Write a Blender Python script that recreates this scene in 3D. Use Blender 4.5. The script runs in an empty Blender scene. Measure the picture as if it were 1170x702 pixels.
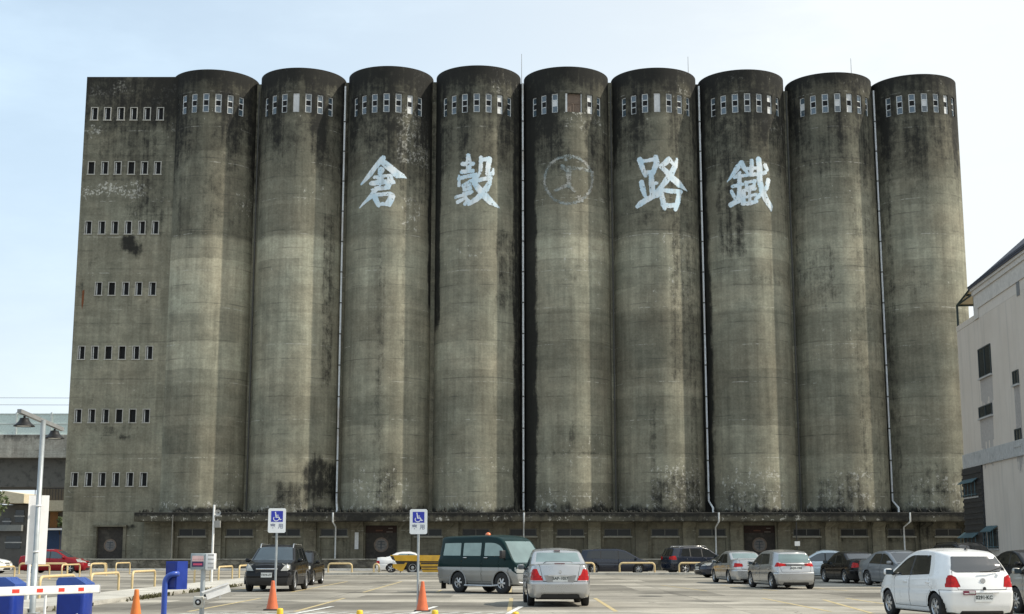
import bpy, bmesh, math, random
import numpy as np
from mathutils import Vector, Matrix, noise
random.seed(7)
SC = bpy.context.scene
COL = SC.collection
F, TILT, EYE = 1582.0, math.radians(9.97), 1.5
CT, ST = math.cos(TILT), math.sin(TILT)

def at(px, py, Y):
    """world x and z of the photo point px,py at distance Y (survey of the place)"""
    u, v = px - 585.0, 351.0 - py
    dy = F*CT - v*ST; dz = F*ST + v*CT
    return Y*u/dy, EYE + Y*dz/dy
def gnd(px, py):
    u, v = px - 585.0, 351.0 - py
    dy = F*CT - v*ST; dz = F*ST + v*CT
    Y = -EYE*dy/dz
    return Y*u/dy, Y

# ------------------------------------------------------------------ materials
def nt(name):
    m = bpy.data.materials.new(name); m.use_nodes = True
    t = m.node_tree
    return m, t, t.nodes['Principled BSDF']
def node(t, kind, **kw):
    n = t.nodes.new(kind)
    for k, v in kw.items():
        if k in n.inputs: n.inputs[k].default_value = v
        else: setattr(n, k, v)
    return n
def lk(t, a, b): t.links.new(a, b)
def math_(t, op, a, b=None, c=None, clamp=False):
    n = t.nodes.new('ShaderNodeMath'); n.operation = op; n.use_clamp = clamp
    for i, x in enumerate((a, b, c)):
        if x is None: continue
        if isinstance(x, (int, float)): n.inputs[i].default_value = x
        else: t.links.new(x, n.inputs[i])
    return n.outputs[0]
def mixc(t, fac, a, b):
    n = t.nodes.new('ShaderNodeMix'); n.data_type = 'RGBA'
    for i, x in ((0, fac), (6, a), (7, b)):
        if isinstance(x, (int, float)): n.inputs[i].default_value = x
        elif isinstance(x, tuple): n.inputs[i].default_value = (*x, 1) if len(x) == 3 else x
        else: t.links.new(x, n.inputs[i])
    return n.outputs[2]
def scale_c(t, col, fac):
    n = t.nodes.new('ShaderNodeMix'); n.data_type = 'RGBA'; n.blend_type = 'MULTIPLY'; n.inputs[0].default_value = 1
    for i, x in ((6, col), (7, fac)):
        if isinstance(x, tuple): n.inputs[i].default_value = (*x, 1)
        else: t.links.new(x, n.inputs[i])
    return n.outputs[2]
def rng(t, x, a, b, c=0.0, d=1.0, smooth=False):
    n = t.nodes.new('ShaderNodeMapRange'); n.interpolation_type = 'SMOOTHSTEP' if smooth else 'LINEAR'
    t.links.new(x, n.inputs[0])
    for i, v in enumerate((a, b, c, d)): n.inputs[i+1].default_value = v
    return n.outputs[0]
def noi(t, vec, scale, detail=3, rough=.55, sc3=None):
    if sc3 is not None:
        mp = t.nodes.new('ShaderNodeMapping'); mp.inputs['Scale'].default_value = sc3
        t.links.new(vec, mp.inputs[0]); vec = mp.outputs[0]
    n = t.nodes.new('ShaderNodeTexNoise'); n.inputs['Scale'].default_value = scale
    n.inputs['Detail'].default_value = detail; n.inputs['Roughness'].default_value = rough
    t.links.new(vec, n.inputs['Vector'])
    return n.outputs['Fac']
def bump(t, p, h, strength=.3, dist=.02):
    b = t.nodes.new('ShaderNodeBump'); b.inputs['Strength'].default_value = strength; b.inputs['Distance'].default_value = dist
    t.links.new(h, b.inputs['Height']); t.links.new(b.outputs[0], p.inputs['Normal'])

MATS = {}
def mat(name, col, rough=.5, metal=0, coat=0, var=.12, scale=6.0, dirt=None, ior=1.5, dscale=1.5, spec=None):
    """plain material with mild procedural variation and an optional dirt colour"""
    if name in MATS: return MATS[name]
    m, t, p = nt(name)
    tc = t.nodes.new('ShaderNodeTexCoord').outputs['Object']
    n = noi(t, tc, scale, 4)
    k = rng(t, n, .3, .7, 1-var, 1+var)
    cc = t.nodes.new('ShaderNodeCombineXYZ')
    for i in range(3): lk(t, k, cc.inputs[i])
    c = scale_c(t, col, cc.outputs[0])
    if dirt:
        n2 = noi(t, tc, dscale, 6, .65)
        c = mixc(t, rng(t, n2, .5, .72, 0, dirt[1], True), c, dirt[0])
    lk(t, c, p.inputs['Base Color'])
    lk(t, rng(t, n, .3, .7, max(0, rough-.05), rough+.05), p.inputs['Roughness'])
    p.inputs['Metallic'].default_value = metal
    p.inputs['Coat Weight'].default_value = coat; p.inputs['Coat Roughness'].default_value = .04
    p.inputs['IOR'].default_value = ior
    if spec is not None: p.inputs['Specular IOR Level'].default_value = spec
    MATS[name] = m
    return m

def concrete(name, base, dark=(.016, .016, .015), white=(.55, .54, .48), hs=1.0):
    """weathered board-marked concrete: reads attributes tint, black, white and UV in metres"""
    m, t, p = nt(name)
    uv = t.nodes.new('ShaderNodeUVMap').outputs[0]
    def attr(a):
        n = t.nodes.new('ShaderNodeAttribute'); n.attribute_name = a
        return n.outputs['Fac']
    tint, blk, wht = attr('tint'), attr('black'), attr('white')
    streak = noi(t, uv, 1.0, 5, .6, (1.3, .07, 1))
    streak2 = noi(t, uv, 1.0, 4, .65, (4.2, .16, 1))
    mott = noi(t, uv, 1.0, 9, .76, (1.0, 1.35, 1))
    blotch = noi(t, uv, .55, 7, .62)
    hband = noi(t, uv, 1.0, 4, .65, (.12, 2.3, 1))
    fine = noi(t, uv, 5.5, 6, .75)
    speck = noi(t, uv, 2.3, 3, .7, (1, .8, 1))
    sp0 = t.nodes.new('ShaderNodeSeparateXYZ'); lk(t, uv, sp0.inputs[0])
    wv = math_(t, 'ADD', sp0.outputs[1], math_(t, 'MULTIPLY', math_(t, 'SUBTRACT', noi(t, uv, .6, 3), .5), .35))
    def cellrand(su, sv, off):
        cb = t.nodes.new('ShaderNodeCombineXYZ')
        lk(t, math_(t, 'FLOOR', math_(t, 'DIVIDE', math_(t, 'ADD', sp0.outputs[0], 11.85+off), su)), cb.inputs[0])
        lk(t, math_(t, 'FLOOR', math_(t, 'DIVIDE', math_(t, 'ADD', wv, off), sv)), cb.inputs[1]); cb.inputs[2].default_value = off
        wn_ = t.nodes.new('ShaderNodeTexWhiteNoise'); lk(t, cb.outputs[0], wn_.inputs['Vector']); return wn_.outputs['Value']
    lift = cellrand(23.7, 2.27, 0.0); panel = cellrand(2.3, 2.27, 0.0)
    k = math_(t, 'MULTIPLY', rng(t, streak, .3, .7, .76, 1.22), rng(t, streak2, .3, .7, .90, 1.10))
    k = math_(t, 'MULTIPLY', k, rng(t, blotch, .28, .72, .84, 1.16))
    k = math_(t, 'MULTIPLY', k, rng(t, hband, .3, .7, .93, 1.07)); k = math_(t, 'MULTIPLY', k, rng(t, mott, .32, .68, .80, 1.20))
    k = math_(t, 'MULTIPLY', k, rng(t, lift, 0, 1, .83, 1.15)); k = math_(t, 'MULTIPLY', k, math_(t, 'ADD', 1.0, math_(t, 'MULTIPLY', math_(t, 'SUBTRACT', panel, .5), rng(t, noi(t, uv, .25, 2), .42, .58, 0, .30))))
    k = math_(t, 'MULTIPLY', k, rng(t, fine, .3, .7, .80, 1.20))
    k = math_(t, 'MULTIPLY', k, tint)
    cc = t.nodes.new('ShaderNodeCombineXYZ')
    for i in range(3): lk(t, k, cc.inputs[i])
    c = scale_c(t, base, cc.outputs[0])
    # warm / greenish drift
    drift = noi(t, uv, .22, 3)
    c = scale_c(t, c, mixc(t, rng(t, drift, .35, .65), (.98, 1.0, .97), (1.04, 1.0, .94)))
    # construction joints, broken up
    sep = t.nodes.new('ShaderNodeSeparateXYZ'); lk(t, uv, sep.inputs[0])
    wob = math_(t, 'ADD', sep.outputs[1], math_(t, 'MULTIPLY', math_(t, 'SUBTRACT', noi(t, uv, .9, 2), .5), .12))
    j = math_(t, 'PINGPONG', wob, .76)
    jm = math_(t, 'MULTIPLY', rng(t, j, .0, .06, 1, 0), rng(t, noi(t, uv, .5, 3), .45, .62, 0, 1))
    c = mixc(t, math_(t, 'MULTIPLY', jm, .6), c, (.05, .05, .045))
    # white lime bloom
    wn = math_(t, 'ADD', math_(t, 'MULTIPLY', speck, .55), math_(t, 'ADD', math_(t, 'MULTIPLY', noi(t, uv, 1.1, 4, .6), .2), math_(t, 'MULTIPLY', streak2, .25)))
    thr = math_(t, 'SUBTRACT', .675, math_(t, 'MULTIPLY', wht, .19))
    wf = math_(t, 'MULTIPLY', rng(t, math_(t, 'SUBTRACT', wn, math_(t, 'SUBTRACT', thr, .035)), 0, .035), rng(t, noi(t, uv, 4.6, 2, .6), .47, .55))
    jl = math_(t, 'MULTIPLY', rng(t, math_(t, 'PINGPONG', math_(t, 'ADD', wob, .35), 1.52), 0, .045, 1, 0),
               rng(t, math_(t, 'ADD', noi(t, uv, .35, 4, .7), math_(t, 'MULTIPLY', wht, .15)), .50, .60, 0, 1))
    jl = math_(t, 'MULTIPLY', jl, rng(t, speck, .45, .55))
    c = mixc(t, math_(t, 'MULTIPLY', math_(t, 'MAXIMUM', wf, jl), .75), c, white)
    # black growth, soot and other darkening from the black attribute
    drip = noi(t, uv, 1.0, 6, .65, (2.2, .045, 1))
    bn = math_(t, 'ADD', math_(t, 'MULTIPLY', noi(t, uv, 1.5, 9, .78, (1, .75, 1)), .55), math_(t, 'ADD', math_(t, 'MULTIPLY', streak2, .2), math_(t, 'MULTIPLY', drip, .25)))
    b = math_(t, 'ADD', blk, math_(t, 'MULTIPLY', math_(t, 'SUBTRACT', bn, .5), 2.5))
    bf = math_(t, 'MULTIPLY', rng(t, b, .25, .82, 0, 1, True), rng(t, blk, 0, .18, 0, .94))
    c = mixc(t, bf, c, dark)
    lk(t, c, p.inputs['Base Color'])
    p.inputs['Roughness'].default_value = .93
    p.inputs['Specular IOR Level'].default_value = .25
    bump(t, p, math_(t, 'ADD', fine, math_(t, 'MULTIPLY', hband, .6)), .35, .04)
    return m

# ------------------------------------------------------------------ mesh building
class MB:
    def __init__(s): s.v = []; s.f = []; s.m = []; s.sm = []
    def add(s, vs, fs, m=0, smooth=False):
        o = len(s.v); s.v += [tuple(v) for v in vs]
        for f in fs:
            s.f.append(tuple(o+i for i in f)); s.m.append(m); s.sm.append(smooth)
        return s
    def box(s, x0, x1, y0, y1, z0, z1, m=0, rz=0, c=None):
        vs = [(x, y, z) for z in (z0, z1) for x, y in ((x0, y0), (x1, y0), (x1, y1), (x0, y1))]
        if rz:
            cx, cy = c if c else ((x0+x1)/2, (y0+y1)/2); ca, sa = math.cos(rz), math.sin(rz)
            vs = [(cx+(x-cx)*ca-(y-cy)*sa, cy+(x-cx)*sa+(y-cy)*ca, z) for x, y, z in vs]
        return s.add(vs, [(3, 2, 1, 0), (4, 5, 6, 7), (0, 1, 5, 4), (1, 2, 6, 5), (2, 3, 7, 6), (3, 0, 4, 7)], m)
    def bbox(s, x0, x1, y0, y1, z0, z1, b=.02, m=0, seg=2):
        bm = bmesh.new(); bmesh.ops.create_cube(bm, size=1)
        for v in bm.verts: v.co = Vector(((x0+x1)/2+v.co.x*(x1-x0), (y0+y1)/2+v.co.y*(y1-y0), (z0+z1)/2+v.co.z*(z1-z0)))
        bmesh.ops.bevel(bm, geom=bm.edges[:], offset=b, segments=seg, affect='EDGES', profile=.5)
        s.bm(bm, m, True); return s
    def bm(s, bm, m=0, smooth=False):
        bm.verts.index_update()
        s.add([v.co for v in bm.verts], [[v.index for v in f.verts] for f in bm.faces], m, smooth); bm.free(); return s
    def tube(s, pts, r, n=8, m=0, caps=True):
        pts = [Vector(p) for p in pts]; rs = r if isinstance(r, (list, tuple)) else [r]*len(pts)
        vs = []; fs = []; prev = None
        for i, p in enumerate(pts):
            d = (pts[min(i+1, len(pts)-1)]-pts[max(i-1, 0)]).normalized()
            if prev is None:
                a = d.orthogonal().normalized()
            else:
                a = (prev - d*prev.dot(d)).normalized()
            prev = a; b = d.cross(a)
            for k in range(n):
                t = 2*math.pi*k/n; vs.append(p + (a*math.cos(t)+b*math.sin(t))*rs[i])
        for i in range(len(pts)-1):
            for k in range(n):
                fs.append((i*n+k, i*n+(k+1) % n, (i+1)*n+(k+1) % n, (i+1)*n+k))
        s.add(vs, fs, m, True)
        if caps:
            s.add(vs[:n], [tuple(range(n))[::-1]], m); s.add(vs[-n:], [tuple(range(n))], m)
        return s
    def lathe(s, prof, n=24, m=0, c=(0, 0, 0), axis='z', smooth=True):
        vs = []; fs = []
        for r, h in prof:
            for k in range(n):
                t = 2*math.pi*k/n; a, b = r*math.cos(t), r*math.sin(t)
                vs.append((c[0]+a, c[1]+b, c[2]+h) if axis == 'z' else (c[0]+a, c[1]+h, c[2]+b))
        for i in range(len(prof)-1):
            for k in range(n):
                q = (i*n+k, i*n+(k+1) % n, (i+1)*n+(k+1) % n, (i+1)*n+k)
                fs.append(q if axis == 'z' else q[::-1])
        return s.add(vs, fs, m, smooth)
    def prism(s, poly, a0, a1, axis='y', m=0):
        """polygon (2D) extruded along axis; 2D axes: y->(x,z) x->(y,z) z->(x,y)"""
        def p3(p, a): return (p[0], a, p[1]) if axis == 'y' else (a, p[0], p[1]) if axis == 'x' else (p[0], p[1], a)
        n = len(poly); vs = [p3(p, a0) for p in poly]+[p3(p, a1) for p in poly]
        fs = [tuple(range(n)), tuple(range(2*n-1, n-1, -1))]+[(i, i+n, (i+1) % n+n, (i+1) % n) for i in range(n)]
        return s.add(vs, fs, m)
    def build(s, name, mats, parent=None, off=(0, 0, 0), fix=True, attrs=None, uvs=None):
        me = bpy.data.meshes.new(name)
        ox, oy, oz = off
        me.from_pydata([(x-ox, y-oy, z-oz) for x, y, z in s.v], [], s.f)
        if not isinstance(mats, (list, tuple)): mats = [mats]
        for x in mats: me.materials.append(x)
        me.polygons.foreach_set('material_index', s.m); me.polygons.foreach_set('use_smooth', s.sm)
        if uvs is not None:
            l = me.uv_layers.new(name='UVMap'); li = np.empty(len(me.loops), dtype=np.int32); me.loops.foreach_get('vertex_index', li)
            l.data.foreach_set('uv', np.asarray(uvs, dtype=np.float32)[li].ravel())
        for k, a in (attrs or {}).items():
            at_ = me.attributes.new(k, 'FLOAT', 'POINT'); at_.data.foreach_set('value', np.asarray(a, dtype=np.float32))
        if fix:
            bm = bmesh.new(); bm.from_mesh(me); bmesh.ops.recalc_face_normals(bm, faces=bm.faces); bm.to_mesh(me); bm.free()
        me.update()
        o = bpy.data.objects.new(name, me); COL.objects.link(o)
        if parent: o.parent = parent
        return o

def thing(name, label, cat, loc=(0, 0, 0), rz=0, group=None):
    o = bpy.data.objects.new(name, None); COL.objects.link(o); o.empty_display_size = .3
    o.location = loc; o.rotation_euler = (0, 0, rz); o['label'] = label; o['category'] = cat
    if group: o['group'] = group
    return o
def tag(o, label, cat, group=None):
    o['label'] = label; o['category'] = cat
    if group: o['group'] = group
    return o
def struct(o): o['kind'] = 'structure'; return o
def copy_tree(o, parent=None, loc=None, label=None):
    c = o.copy(); COL.objects.link(c)
    if parent: c.parent = parent
    if loc is not None: c.location = loc
    if label: c['label'] = label
    for ch in list(o.children): copy_tree(ch, c)
    return c

def inpoly(X, Z, poly):
    c = np.zeros(X.shape, bool); n = len(poly)
    for i in range(n):
        x1, z1 = poly[i]; x2, z2 = poly[(i+1) % n]
        if z1 == z2: continue
        c ^= ((z1 > Z) != (z2 > Z)) & (X < (x2-x1)*(Z-z1)/(z2-z1)+x1)
    return c
def raster(cell, strokes=(), polys=(), holes=(), rough=0.0):
    """cells (x0,y0) of a grid covered by brush strokes [(x,y,width)...] and polygons"""
    pts = [p for s in strokes for p in s]+[p for q in polys for p in q]
    w = max([p[2] for s in strokes for p in s] or [0])/2+cell
    x0 = min(p[0] for p in pts)-w; x1 = max(p[0] for p in pts)+w; y0 = min(p[1] for p in pts)-w; y1 = max(p[1] for p in pts)+w
    xs = np.arange(x0, x1, cell); ys = np.arange(y0, y1, cell); X, Y = np.meshgrid(xs+cell/2, ys+cell/2)
    if rough:
        jit = np.random.RandomState(3).normal(0, rough, X.shape)
    else: jit = 0
    M = np.zeros(X.shape, bool)
    for s in strokes:
        for (ax, ay, aw), (bx, by, bw) in zip(s[:-1], s[1:]):
            dx, dy = bx-ax, by-ay; L2 = dx*dx+dy*dy+1e-9
            t = np.clip(((X-ax)*dx+(Y-ay)*dy)/L2, 0, 1)
            d = np.hypot(X-ax-t*dx, Y-ay-t*dy)
            M |= d+jit < (aw+(bw-aw)*t)/2
    for q in polys: M |= inpoly(X, Y, q)
    for q in holes: M &= ~inpoly(X, Y, q)
    iy, ix = np.nonzero(M)
    return [(xs[i], ys[j]) for i, j in zip(ix, iy)]
def cells_mesh(mb, cells, cell, f3, m=0):
    idx = {}; 
    x0 = min(c[0] for c in cells); y0 = min(c[1] for c in cells)
    def vid(i, j):
        k = (i, j)
        if k not in idx:
            idx[k] = len(mb.v); mb.v.append(tuple(f3(x0+i*cell, y0+j*cell)))
        return idx[k]
    for x, y in cells:
        i, j = round((x-x0)/cell), round((y-y0)/cell)
        mb.f.append((vid(i, j), vid(i+1, j), vid(i+1, j+1), vid(i, j+1))); mb.m.append(m); mb.sm.append(False)
def text_mesh(s, size, bold=0.0):
    cu = bpy.data.curves.new('t', 'FONT'); cu.body = s; cu.size = size; cu.align_x = 'CENTER'; cu.align_y = 'CENTER'; cu.offset = bold
    cu.resolution_u = 2
    o = bpy.data.objects.new('t', cu); COL.objects.link(o)
    bpy.context.view_layer.update()
    me = bpy.data.meshes.new_from_object(o.evaluated_get(bpy.context.evaluated_depsgraph_get()))
    vs = [tuple(v.co) for v in me.vertices]; fs = [tuple(p.vertices) for p in me.polygons]
    bpy.data.objects.remove(o); bpy.data.curves.remove(cu); bpy.data.meshes.remove(me)
    return vs, fs
def add_text(mb, s, size, f3, m=0, bold=0.0):
    vs, fs = text_mesh(s, size, bold)
    mb.add([f3(v[0], v[1]) for v in vs], fs, m)
SKYA, SKYB, SKYS, EXPO = (6.5, 8.15, 9.5), (7.4, 7.8, 7.95), .105, 0.35
# ------------------------------------------------------------------ the granary
CONC = concrete('weathered_concrete', (.234, .226, .178))
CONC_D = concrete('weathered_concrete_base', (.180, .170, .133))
WFRAME = mat('white_window_frame', (.62, .64, .64), .6, dirt=((.3, .29, .25), .5))
DARKIN = mat('dark_room', (.006, .007, .008), .9)
PANE = mat('old_window_glass', (.06, .09, .115), .12, ior=1.8, var=.4, scale=1.2); PANED = mat('dirty_dark_glass', (.020, .023, .024), .35, ior=1.4, var=.4, scale=1.2)
PANEW = mat('white_board', (.62, .63, .63), .7, dirt=((.4, .4, .38), .4))
BROWNB = mat('brown_board', (.16, .115, .085), .8, var=.2)
PIPEW = mat('white_drain_pipe', (.74, .77, .78), .5, dirt=((.40, .30, .18), .5), dscale=.25)
PIPED = mat('grey_pipe', (.12, .12, .11), .7)
PAINTC = None
R, S_ = 3.62, 7.5
YA = 114.0
XS = [.88+(i-4.5)*S_ for i in range(10)]        # XS[1..9]
XS[9] -= .28
ZT = {1: 41.05, 2: 41.2, 3: 41.35, 4: 41.4, 5: 41.3, 6: 41.2, 7: 41.05, 8: 40.8, 9: 40.65}
def silo_tp(i, px, py):
    d = np.array([px-585.0, F*CT-(351-py)*ST]); dz = F*ST+(351-py)*CT
    c = np.array([XS[i], YA]); a = d@d; b = -2*d@c; cc = c@c-R*R
    disc = b*b-4*a*cc
    t = (-b-math.sqrt(max(disc, 0)))/(2*a)
    p = d*t
    return math.atan2(p[0]-XS[i], YA-p[1]), EYE+dz*t
def spt(i, th, z, r=R): return (XS[i]+r*math.sin(th), YA-r*math.cos(th), z)

bld = thing('grain_silo_building', 'huge grey weathered concrete grain silo block of nine cylinders with painted white characters', 'silo building', (0, 112, 0))
OFF = (0, 112, 0)

STREAKS = [  # silo, x0, x1, y0, y1, strength : dark growth, and dark strips along the creases
 (5, 597, 613, 90, 590, 1.0), (4, 586, 598, 100, 590, .75), (7, 797, 806, 95, 590, .9), (6, 790, 798, 150, 590, .4), (7, 820, 848, 120, 300, .55),
 (4, 494, 505, 90, 380, .85), (3, 488, 498, 120, 360, .8), (3, 424, 443, 250, 560, .38), (3, 457, 466, 230, 430, .40),
 (2, 365, 384, 240, 450, .5), (4, 566, 588, 262, 360, .5), (4, 560, 590, 90, 180, .35), (6, 766, 793, 190, 450, .45),
 (2, 345, 390, 528, 575, .75), (2, 310, 345, 545, 592, .55), (2, 330, 375, 575, 592, .6), (3, 428, 455, 528, 592, .5), (3, 400, 490, 580, 592, .55),
 (4, 500, 600, 582, 592, .6), (5, 617, 700, 580, 592, .6), (5, 620, 682, 516, 523, .6), (5, 650, 660, 480, 510, .5),
 (6, 744, 800, 538, 590, .55), (6, 743, 750, 455, 560, .5), (6, 700, 800, 580, 592, .6), (7, 832, 878, 556, 592, .5), (8, 935, 985, 538, 590, .5), (9, 1035, 1100, 520, 590, .38), (9, 1050, 1100, 552, 580, .5),
 (9, 1020, 1060, 300, 350, .35), (8, 915, 960, 275, 355, .4), (6, 705, 790, 235, 262, .45), (6, 705, 770, 310, 330, .3), (7, 850, 905, 310, 330, .4), (5, 640, 660, 305, 325, .4),
 (1, 198, 290, 200, 272, .35), (1, 230, 285, 90, 130, .3), (2, 300, 345, 130, 200, .25), (1, 225, 290, 250, 270, .4),
 (1, 286, 297, 90, 500, .5), (2, 296, 304, 90, 270, .5), (8, 985, 1000, 100, 590, .35), (9, 999, 1012, 100, 590, .45), (8, 900, 915, 90, 350, .4), (7, 893, 905, 100, 260, .4),
 (3, 470, 495, 165, 240, .5), (4, 575, 596, 160, 250, .35), (9, 1010, 1060, 440, 590, .2), (7, 806, 840, 420, 590, .22), (5, 697, 705, 110, 430, .3), (6, 700, 712, 100, 300, .35),
]
WHITES = [(3, 452, 490, 125, 190, .85), (3, 458, 480, 225, 260, .7), (4, 505, 560, 285, 302, .5), (4, 560, 600, 78, 105, .7), (3, 470, 495, 78, 100, .7), (7, 815, 895, 80, 100, .6),
 (9, 1050, 1080, 80, 95, .6), (2, 320, 372, 80, 112, .4), (5, 640, 690, 130, 150, .65), (7, 870, 905, 135, 155, .65), (6, 765, 785, 75, 135, .6), (8, 960, 1000, 78, 100, .5),
 (2, 335, 375, 215, 235, .5), (1, 270, 295, 225, 245, .6), (1, 240, 290, 130, 145, .4), (2, 340, 380, 545, 560, .6), (1, 195, 285, 573, 592, .6), (1, 255, 285, 530, 560, .5),
 (3, 400, 470, 535, 592, .6), (4, 500, 590, 530, 545, .5), (4, 500, 597, 570, 592, .5), (5, 618, 700, 560, 592, .6), (5, 640, 690, 490, 545, .45), (6, 745, 800, 530, 592, .75),
 (7, 825, 895, 535, 592, .65), (8, 935, 1000, 535, 592, .65), (9, 1040, 1100, 535, 592, .6), (6, 715, 790, 165, 180, .3), (7, 890, 905, 190, 240, .35), (5, 640, 700, 265, 350, .35), (8, 930, 1000, 200, 250, .3),
 (8, 930, 980, 370, 420, .4), (5, 615, 690, 205, 240, .3), (6, 735, 790, 265, 350, .4), (9, 1060, 1100, 290, 350, .3)]
def to_tz(l):
    o = []
    for (i, x0, x1, y0, y1, s) in l:
        ta, zb_ = silo_tp(i, x0, y1); tb, za = silo_tp(i, x1, y0)
        ta2, _ = silo_tp(i, x0, y0)
        o.append((i, min(ta, ta2) if False else ta, tb, zb_, za, s))
    return o
STK, WHT = to_tz(STREAKS), to_tz(WHITES)
def sstep(a, b, x): 
    t = np.clip((x-a)/(b-a), 0, 1); return t*t*(3-2*t)
def blobs(lst, i, TH, Z, soft_t=.09, soft_z=1.0):
    nw = np.array([(noise.noise(Vector((a*2.2+i*9, z*.45, 1))), noise.noise(Vector((a*2.2+i*9, z*.45, 8)))) for a, z in zip(TH, Z)])
    TH = TH+nw[:, 0]*.07; Z = Z+nw[:, 1]*.9
    o = np.zeros(TH.shape)
    for (k, t0, t1, z0, z1, s) in lst:
        if k != i: continue
        h = min(soft_z, (z1-z0)*.45); soft_t = .24 if s >= .9 else .11
        m = sstep(t0-soft_t*.6, t0+soft_t*.6, TH)*(1-sstep(t1-soft_t*.6, t1+soft_t*.6, TH))*sstep(z0-h, z0+h, Z)*(1-sstep(z1-h, z1+h, Z))
        o = np.maximum(o, m*s)
    return o
BANDS = {  # brightness of pours: (z top of band) -> value, per silo
 'top': (.66,)*9, }
def band_tint(i, Z, TH):
    jit = {1: .1, 2: 0, 3: .15, 4: -.1, 5: 0, 6: .1, 7: -.05, 8: .1, 9: .05}[i]
    Z = Z+jit
    mid = {1: 1.38, 2: 1.34, 3: 1.14, 4: 1.10, 5: 1.36, 6: 1.14, 7: 1.24, 8: 1.18, 9: 1.14}[i]
    low = {1: 1.22, 2: 1.18, 3: .98, 4: 1.05, 5: .90, 6: .80, 7: .88, 8: .86, 9: .78}[i]
    top2 = {1: .70, 2: .78, 3: .84, 4: .92, 5: .92, 6: .84, 7: .92, 8: .95, 9: .90}[i]
    o = np.full(Z.shape, .44)
    o = np.where(Z < 37.2, .68, o); o = np.where(Z < 32.4, top2*.95, o); o = np.where(Z < 30.2, top2, o)
    o = np.where(Z < 27.0, mid, o); o = np.where(Z < 20.8, low, o); o = np.where(Z < 14.7, .98, o); o = np.where(Z < 13.9, .9, o)
    o = np.where(Z < 12.3, .96, o); o = np.where(Z < 10.2, .9, o); o = np.where(Z < 8.9, 1.06, o)
    return o
WIN = [math.radians(-50+16.3*k) for k in range(7)]
WZ0, WZ1, WH = 37.35, 39.0, .27/R
silos = {}
def window_mesh(mb, i, th, z0, z1, half, kind):
    """deep set three-light casement: frame slot 0, panes 1, open 2, board 3"""
    r = R-.10
    def q(a0, a1, b0, b1, rr, m, d=.05):
        vs = []
        for (a, rr2) in ((a0, rr), (a1, rr), (a1, rr-d), (a0, rr-d)):
            for b in (b0, b1): vs.append(spt(i, th+a, b, rr2))
        mb.add([vs[0], vs[2], vs[4], vs[6], vs[1], vs[3], vs[5], vs[7]], [(3, 2, 1, 0), (4, 5, 6, 7), (0, 1, 5, 4), (1, 2, 6, 5), (2, 3, 7, 6), (3, 0, 4, 7)], m)
    fw = .075/R
    if kind == 'board':
        q(-half+.002, half-.002, z0+.01, z1-.01, r, 3); q(-half*.05, half*.05, z0+.05, z1-.05, r+.015, 3, .01); return
    if kind == 'bigboard':
        q(-half+.004, half-.004, z0+.01, z1-.01, r-.1, 4, .04)
        q(-half+.004, -half+.05, z0+.01, z1-.02, r+.02, 0, .08); q(half-.02, half-.004, z0+.01, z1-.02, r+.02, 0, .08)
        q(-half+.06, half-.03, z0+.78, z0+.84, r-.08, 4, .02); q(-.01, .012, z0+.1, z0+.75, r-.085, 4, .012); return
    q(-half, -half+fw, z0, z1, r, 0); q(half-fw, half, z0, z1, r, 0)
    h = (z1-z0)
    for a in (0.0, .335, .64, .955): q(-half+fw, half-fw, z0+a*h, z0+a*h+.07, r-.004, 0, .04)
    for k, a in enumerate((.045, .375, .68)):
        m = {0: 1, 1: 2, 2: 1}[k]
        if kind == 'shut' and k == 1: m = 3
        if kind == 'dark' and k == 0: m = 2
        if kind == 'lit': m = 3 if k != 1 else 2
        q(-half+fw, half-fw, z0+a*h, z0+(a+.29)*h, r-.03, m, .012)

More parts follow.
